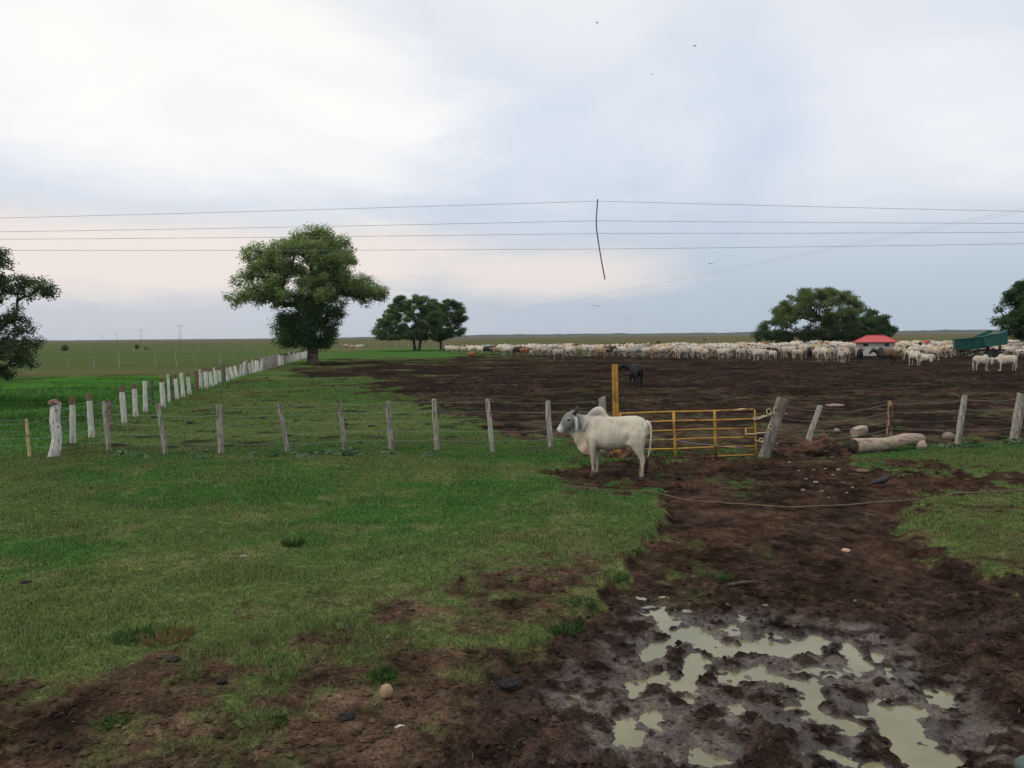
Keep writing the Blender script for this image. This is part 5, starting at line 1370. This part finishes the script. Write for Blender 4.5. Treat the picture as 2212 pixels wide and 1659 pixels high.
def stone(u, v, wpx, hpx, label, mat, seed, name='stone', cat='stone', group=None, amp=.18, sink=.25):
    p = onground(P(u, v)); k = p.y / FD; rx, rz = wpx * k / 2, hpx * k / 2
    V, F = blob(rx, rx * .85, rz, amp, 1.4, seed, 3 if wpx > 14 else 2); V = [q + Vector((0, 0, rz * (1 - sink))) for q in V]
    o = mesh_obj(name, V, F, M[mat], loc=p); o.rotation_euler = (0, 0, seed * 1.3); return tag(o, label, cat, group)
stone(834, 1500, 34, 33, 'smooth round tan stone on the bare soil', 'stone', 1, amp=.16, sink=.15)
stone(2049, 952, 26, 19, 'pale rounded stone leaning on the fence post beyond the log', 'pale_stone', 2, amp=.15)
stone(1804, 878, 46, 6, 'flat pale slab lying in the paddock beyond the leaning posts', 'pale_stone', 3, name='slab')
stone(1808, 934, 14, 11, 'small pale stone on top of the red earth mound', 'pale_stone', 4)
stone(2220, 1682, 60, 46, 'smooth grey-green lump at the very edge of the churned mud', 'tub', 5, name='lump', cat='lump', amp=.05, sink=.2)
def stump():
    p = onground(P(1862, 943)); p.y += .2; r = empty('wood_block', p, .5); tag(r, 'square-cut timber block lying tilted behind the log', 'timber')
    V, F = loft([(-.22, 0, .10, .13, .12), (-.08, 0, .13, .14, .135), (.08, 0, .16, .14, .13), (.22, 0, .17, .13, .12)], 10, sq=3.5)
    mesh_obj('block', V, F, M['log'], r, smooth=False)
    V, F = loft([(.215, 0, .17, .11, .10), (.235, 0, .172, .10, .09)], 10, sq=3.5); mesh_obj('cut_end', V, F, M['stone'], r, smooth=False)
stump()
def mound(u0, u1, v0, v1, label, seed, depth=.8):
    p = onground(P((u0 + u1) / 2, v1)); k = p.y / FD; rx = (u1 - u0) * k / 2; rz = (v1 - v0) * k
    V, F = blob(rx, depth * rx if depth < 5 else depth, rz, .5, 2.2, seed, 5)
    V = [q * (1 + .16 * mnoise.noise(Vector((q.x / rx, q.y / rx, q.z / rz)) * 6 + Vector((seed, 0, 0))) + .10 * mnoise.noise(Vector((q.x / rx, q.y / rx, q.z / rz)) * 14)) for q in V]
    V = [Vector((q.x, q.y * .8, max(q.z, -.1))) for q in V]
    o = mesh_obj('earth_mound', V, F, M['red_soil'], loc=p + Vector((0, .25 * rx, -.03))); return tag(o, label, 'mound')
mound(1672, 1842, 944, 984, 'low eroded mound of reddish earth between the leaning gate post and the log', 6, .45)
mound(1316, 1388, 950, 988, 'small crumbling earth lump at the gate hinge, seen under the cow', 8, .8)

rnd = random.Random(3)
for k, (u, v, w_, h) in enumerate(((1783, 1009, 10, 4), (1812, 1012, 12, 5), (1741, 1025, 9, 4), (1762, 1031, 13, 6), (1800, 1020, 9, 4), (1735, 1044, 12, 6), (1822, 1034, 9, 4), (1842, 1040, 8, 4), (1776, 1047, 9, 4), (1705, 1000, 9, 4),
                                   (1725, 1013, 7, 4), (1758, 1012, 7, 3), (1830, 1050, 8, 4), (1790, 1058, 7, 3))):
    stone(u, v, w_, h, 'pale flat clod trodden into the mud below the red mound', 'pale_stone', 20 + k, name='clod', cat='clod', group='pale clods in the mud by the gate')
stone(1828, 1168, 22, 9, 'broken piece of pale brick on the brown mud', 'stone', 40, name='brick_piece', cat='brick piece')
stone(1848, 1275, 8, 6, 'tiny pale pebble above the puddle', 'pale_stone', 41, name='pebble', cat='pebble')
stone(1860, 1013, 40, 6, 'patch of crumbled red soil by the fallen log', 'red_soil', 42, name='soil_heap', cat='soil')
for k, (u, v, w_, h, l) in enumerate(((376, 1428, 34, 8, 'flat black cow pat between grass and bare soil'), (479, 1478, 26, 7, 'dark cow pat beside sparse grass, farther down than the flat black one'), (748, 1546, 38, 13, 'lumpy black cow pat near the round tan stone'),
                                      (56, 1258, 24, 6, 'round dark cow pat on the open turf'), (1103, 1475, 62, 13, 'large wet black cow pat at the edge of the churned mud'))):
    stone(u, v, w_, h, l, 'dung', 50 + k, name='cow_pat', cat='cow pat', amp=.3, sink=.4)
rnd = random.Random(8); pats = 0
while pats < 46:
    u, v = rnd.uniform(330, 1150), rnd.uniform(815, 960)
    if v < 800 + (u < 560) * (560 - u) * .45: continue
    k = 1. if v > 900 else .7
    stone(u, v, rnd.uniform(9, 20) * k, rnd.uniform(3, 5) * k, 'dark dung clod in paddock grass behind the %s grey fence post, %s' % (('first', 'second', 'third', 'fourth', 'fifth', 'sixth', 'seventh', 'eighth', 'ninth')[int(np.argmin([abs(u - q[0]) for q in NEARL]))], 'close to the wire' if v > 915 else 'well out from it' if v > 865 else 'far out'), 'dung', 200 + pats, name='dung_clod', cat='dung', group='dung clods on the paddock grass', amp=.35, sink=.4); pats += 1

def stick(u0, v0, u1, v1, r, mat, label, dz=.02, name='stick'):
    a, b = onground(P(u0, v0), dz), onground(P(u1, v1), dz); V, F = tube([(0, 0, 0), (b - a) * .5 + Vector((0, 0, .012)), b - a], [r, r * 1.1, r * .6], 6)
    o = mesh_obj(name, V, F, M[mat], loc=a); return tag(o, label, 'stick')
stick(1570, 1243, 1640, 1240, .022, 'stick', 'short black stick on the mud above the puddle')
stick(853, 1563, 874, 1561, .008, 'white_stick', 'tiny bleached twig on the bare soil below the tan stone', .03)
stick(518, 1205, 536, 1204, .005, 'white_stick', 'pale twig lying on the turf', .03)
stick(1590, 857 + 30, 1612, 886, .02, 'white_stick', 'pale stick in the paddock mud behind the gate')
stick(400, 837 - 8, 446, 826, .02, 'white_stick', 'white plank lying along the whitewashed posts', .03) if False else None

# long pale hose across the mud
hp = [(1215, 1046), (1300, 1049), (1390, 1052), (1440, 1057), (1500, 1066), (1580, 1072), (1660, 1076), (1730, 1078), (1790, 1076), (1850, 1072), (1930, 1069), (2030, 1067), (2120, 1064), (2230, 1061), (2500, 1058)]
pts = []
for i in range(len(hp) - 1):
    for j in range(6):
        q = j / 6; pts.append(onground(P(hp[i][0] + (hp[i + 1][0] - hp[i][0]) * q, hp[i][1] + (hp[i + 1][1] - hp[i][1]) * q), .012))
zs_ = [p.z for p in pts]
for i, p in enumerate(pts): p.z = max(sum(zs_[max(0, i - 3):i + 4]) / len(zs_[max(0, i - 3):i + 4]), zs_[i] - .004)
c = pts[0].copy(); V, F = loft([(*(p - c), .015, .014) for p in pts], 6, side=(0, 0, 1))
o = mesh_obj('hose', V, F, mat_noise('hose', (.105, .075, .052), (.15, .11, .078), 9., .9, None, .3), loc=c); tag(o, 'thin tan hose lying across the mud below the cow and gate', 'hose')

# ------------------------------------------------------------------ weeds and grass
def leaves_plant(name, u, v, wpx, hpx, n, lsz, cols, label, seed, group=None, cat='weed', up=.5):
    p = onground(P(u, v)); k = p.y / FD; rnd = np.random.default_rng(seed); R_, H = wpx * k / 2, hpx * k
    a = rnd.uniform(0, 6.283, n); q = np.sqrt(rnd.random(n)); c = np.stack([np.cos(a) * q * R_, np.sin(a) * q * R_ * .8, H * rnd.uniform(.25, 1., n) * (1 - .5 * q)], 1)
    nr = np.stack([np.cos(a) * q, np.sin(a) * q, np.full(n, up + .3)], 1) + rnd.normal(0, .3, (n, 3)); nr /= np.linalg.norm(nr, axis=1)[:, None]
    t1 = np.cross(nr, rnd.normal(size=(n, 3))); t1 /= np.linalg.norm(t1, axis=1)[:, None]; t2 = np.cross(nr, t1); s = lsz * rnd.uniform(.6, 1.3, n)[:, None]
    V = np.stack([c - t1 * s, c - t1 * s * .2 + t2 * s * .55, c + t1 * s, c - t1 * s * .2 - t2 * s * .55], 1).reshape(-1, 3)
    pk = rnd.random((n, 1)); cc = np.array(cols[0]) * (1 - pk) + np.array(cols[1]) * pk
    r = empty(name, p); tag(r, label, cat, group)
    np_mesh('foliage', V, np.arange(len(V)).reshape(-1, 4), M['weed'], 4, np.repeat(cc, 4, 0), r, smooth=False)
    v_, f = join(*[tube([(0, 0, -.03), (R_ * .5 * math.cos(t), R_ * .4 * math.sin(t), H * .7)], [.006, .003], 4) for t in (.3, 2.4, 4.4)]); mesh_obj('stem', v_, f, M['weed'], r) if False else mesh_obj('stem', v_, f, M['bark'], r)
ORD = ('first', 'second', 'third', 'fourth', 'fifth', 'sixth', 'seventh', 'eighth', 'ninth')
GW = ((.040, .095, .034), (.100, .165, .080)); DW = ((.014, .050, .018), (.035, .095, .032))
rnd = random.Random(12)
for k in range(26):
    u = rnd.uniform(640, 930) if k < 17 else rnd.uniform(250, 640)
    leaves_plant('weed', u, 984 + rnd.uniform(-9, 6) - (u > 800) * 4, rnd.uniform(26, 52), rnd.uniform(6, 12), 70, .045, GW, 'low pale-leaved weed near the %s grey fence post from the flaking corner post' % ORD[int(np.argmin([abs(u - q[0]) for q in NEARL]))], 300 + k, 'weeds along the wire fence')
for k, (u, v, w_, h, l) in enumerate(((2098, 966, 46, 20, 'dark leafy weed at the post beyond the fallen log'), (2042, 968, 40, 10, 'pale low weed between the fallen log and the next post'), (590, 987, 22, 12, 'dark little weed between two fence posts on the turf'), (752, 986, 30, 16, 'dark bushy weed at the foot of a leaning grey post'),
                                      (2188, 958, 50, 14, 'leafy weed under the broad pale post'), (1290, 958, 50, 14, 'green weed beneath the fence behind the cow, next to its front legs'), (1765, 936, 70, 6, 'creeping green weed on top of the red mound'))):
    leaves_plant('weed', u, v, w_, h, 90, .05, DW if 'dark' in l or 'green' in l else GW, l, 400 + k)

def tuft(u, v, wpx, hpx, n, cols, label, seed, lean=.5):
    p = onground(P(u, v)); k = p.y / FD; rnd = np.random.default_rng(seed); R_, H = wpx * k / 2, hpx * k
    a = rnd.uniform(0, 6.283, n); q = np.sqrt(rnd.random(n)) * .75; b = np.stack([np.cos(a) * q * R_, np.sin(a) * q * R_, np.full(n, -.02)], 1)
    d = np.stack([np.cos(a) * lean * q, np.sin(a) * lean * q, np.full(n, 1.)], 1) + rnd.normal(0, .28, (n, 3)); h = H * rnd.uniform(.5, 1.15, n)[:, None]
    sd_ = np.stack([-np.sin(a), np.cos(a), np.zeros(n)], 1) * .0045; m = b + d * h * .6; t = b + d * h + np.stack([np.cos(a), np.sin(a), np.full(n, -.5)], 1) * h * .25
    V = np.stack([b - sd_, b + sd_, m + sd_ * .8, t, m - sd_ * .8], 1).reshape(-1, 3); pk = rnd.random((n, 1)); cc = np.array(cols[0]) * (1 - pk) + np.array(cols[1]) * pk
    o = np_mesh('grass_tuft', V, np.arange(len(V)).reshape(-1, 5), M['grass'], 5, np.repeat(cc, 5, 0), smooth=False); o.location = p; tag(o, label, 'grass tuft')
GT = ((.038, .090, .022), (.080, .150, .040)); DT = ((.15, .10, .048), (.25, .18, .085))
tuft(290, 1375, 110, 20, 360, GT, 'upright green grass tuft next to a dry brown one', 1)
tuft(360, 1378, 120, 20, 300, DT, 'dry brown grass tuft amid green turf', 2, .9)
tuft(826, 1456, 70, 18, 260, GT, 'small green tuft behind the round tan stone', 3)
tuft(634, 1176, 44, 18, 200, GT, 'dark green tuft on a scuffed patch of turf', 4)
tuft(1212, 1345, 120, 16, 420, GT, 'thick green tuft on the lip of the eroded bank, nearest the churned mud', 5)
tuft(1250, 1300, 100, 13, 340, GT, 'green tuft halfway along the lip of the eroded bank', 6)
tuft(1325, 1245, 90, 13, 300, GT, 'green tuft crowning the steep bare part of the bank', 7)
tuft(1565, 1228, 40, 10, 160, GT, 'lonely low tuft in the mud next to the black stick', 8)
tuft(240, 1560, 90, 18, 220, GT, 'flattened tuft on bare soil below the cow pats', 9)
tuft(600, 1560, 60, 16, 160, GT, 'small thin tuft between cow pats on bare soil', 10)

def turf():
    rg = np.random.default_rng(77); n1, n2 = 520000, 300000; n = n1 + n2
    r = np.concatenate([4.6 + (25. - 4.6) * rg.random(n1) ** 1.15, 20. + 38. * rg.random(n2) ** 1.3]); a = np.radians(rg.uniform(-37, 37, n)); x, y = r * np.sin(a), r * np.cos(a)
    z, cov, col, wet, pl = ground(x, y)
    keep = (rg.random(n) < cov ** 1.5) & (wet < .18); x, y, z, col, r = x[keep], y[keep], z[keep], col[keep], r[keep]; n = len(x)
    big = sst(.5, .72, fbm(x, y, 1.1, 3, 201))
    mead = sst(0., 1.5, -(x + 11.5) - (y - 20.8) * .19) * sst(20, 23, y); h = (.010 + .016 * rg.random(n) + .024 * big) * (1 + .02 * r) * (1 + 1.6 * mead); wd = (.0022 + .00045 * r) * rg.uniform(.7, 1.3, n)
    th = rg.uniform(0, 6.283, n); ln = rg.uniform(.2, 1.1, n); dx, dy = np.cos(th) * ln * h, np.sin(th) * ln * h; sx, sy = -np.sin(th) * wd, np.cos(th) * wd
    fx = rg.random(n) < .5; sx = np.where(fx, wd, sx); sy = np.where(fx, 0, sy)
    b0 = np.stack([x - sx, y - sy, z - .006], 1); b1 = np.stack([x + sx, y + sy, z - .006], 1); t = np.stack([x + dx, y + dy, z + h], 1)
    V = np.stack([b0, b1, t], 1).reshape(-1, 3)
    c = col * rg.uniform(.95, 1.9, (n, 1)); dryb = (rg.random(n) < .07)[:, None]; c = np.where(dryb, np.array([.20, .17, .09]) * rg.uniform(.6, 1.1, (n, 1)), c)
    o = np_mesh('turf_grass', V, np.arange(len(V)).reshape(-1, 3), M['grass'], 3, np.repeat(c, 3, 0), smooth=False)
    tag(o, 'short grazed grass covering the near turf', 'grass', kind='stuff')
turf()

def crumbs():
    rg = np.random.default_rng(5); n = 26000
    r = 4.8 + 15. * rg.random(n) ** 1.5; a = np.radians(rg.uniform(-36, 36, n)); x, y = r * np.sin(a), r * np.cos(a)
    z, cov, col, wet, pl = ground(x, y)
    keep = (rg.random(n) < (1 - cov) ** 2) & (z > ZW + .02); x, y, z, col, r = x[keep][:9000], y[keep][:9000], z[keep][:9000], col[keep][:9000], r[keep][:9000]; n = len(x)
    bv = np.array([[0, 0, 1], [1, 0, 0], [0, 1, 0], [-1, 0, 0], [0, -1, 0], [0, 0, -.6]], float); bf = np.array([[0, 1, 2], [0, 2, 3], [0, 3, 4], [0, 4, 1], [5, 2, 1], [5, 3, 2], [5, 4, 3], [5, 1, 4]])
    sz = (.006 + .028 * rg.random(n) ** 3.5) * (1 + .035 * r)
    V = bv[None] * (1 + rg.normal(0, .28, (n, 6, 1))); th = rg.uniform(0, 6.28, n); c, q = np.cos(th)[:, None], np.sin(th)[:, None]
    V = np.stack([V[..., 0] * c - V[..., 1] * q, V[..., 0] * q + V[..., 1] * c, V[..., 2] * .7], -1) * sz[:, None, None] + np.stack([x, y, z + sz * .25], 1)[:, None]
    F = (bf[None] + (np.arange(n) * 6)[:, None, None]).reshape(-1, 3)
    o = np_mesh('soil_crumbs', V.reshape(-1, 3), F, M['crumb'], 3, np.repeat(np.clip(col * rg.uniform(.6, 1.6, (n, 1)), 0, 1), 6, 0), smooth=False)
    tag(o, 'loose crumbs of soil and mud on the bare ground', 'soil', kind='stuff')
    n = 2600; r = 4.8 + 15. * rg.random(n) ** 1.2; a = np.radians(rg.uniform(-36, 36, n)); x, y = r * np.sin(a), r * np.cos(a)
    z, cov, col, wet, pl = ground(x, y); k = z > ZW + .02; x, y, z, r = x[k], y[k], z[k], r[k]; n = len(x)
    th = rg.uniform(0, 6.28, n); L = rg.uniform(.012, .04, n); d = np.stack([np.cos(th) * L, np.sin(th) * L, rg.normal(0, .006, n)], 1); sd_ = np.stack([-np.sin(th), np.cos(th), np.zeros(n)], 1) * (.0016 + .00022 * r)[:, None]
    p = np.stack([x, y, z + .012], 1); V = np.stack([p - d - sd_, p + d - sd_, p + d + sd_, p - d + sd_], 1).reshape(-1, 3)
    cc = np.array([.12, .088, .055]) * rg.uniform(.4, 1.25, (n, 1)); o = np_mesh('straw_litter', V, np.arange(len(V)).reshape(-1, 4), M['crumb'], 4, np.repeat(cc, 4, 0), smooth=False)
    tag(o, 'bits of dry straw and stalk strewn over turf and mud', 'straw', kind='stuff')
crumbs()

# ------------------------------------------------------------------ air
def haze():
    V, F = box(0, 0, 13.5, 10400, 10400, 33); m = bpy.data.materials.new('haze'); m.use_nodes = True; nt = m.node_tree; nt.nodes.clear()
    out = nt.nodes.new('ShaderNodeOutputMaterial'); vo = nt.nodes.new('ShaderNodeVolumePrincipled'); vo.inputs['Color'].default_value = (.86, .92, 1., 1.); vo.inputs['Density'].default_value = .00005
    vo.inputs['Anisotropy'].default_value = .2
    nt.links.new(vo.outputs[0], out.inputs['Volume']); o = mesh_obj('haze', V, F, m, smooth=False); tag(o, 'thin pale haze over the plain', 'haze', kind='stuff')
haze()
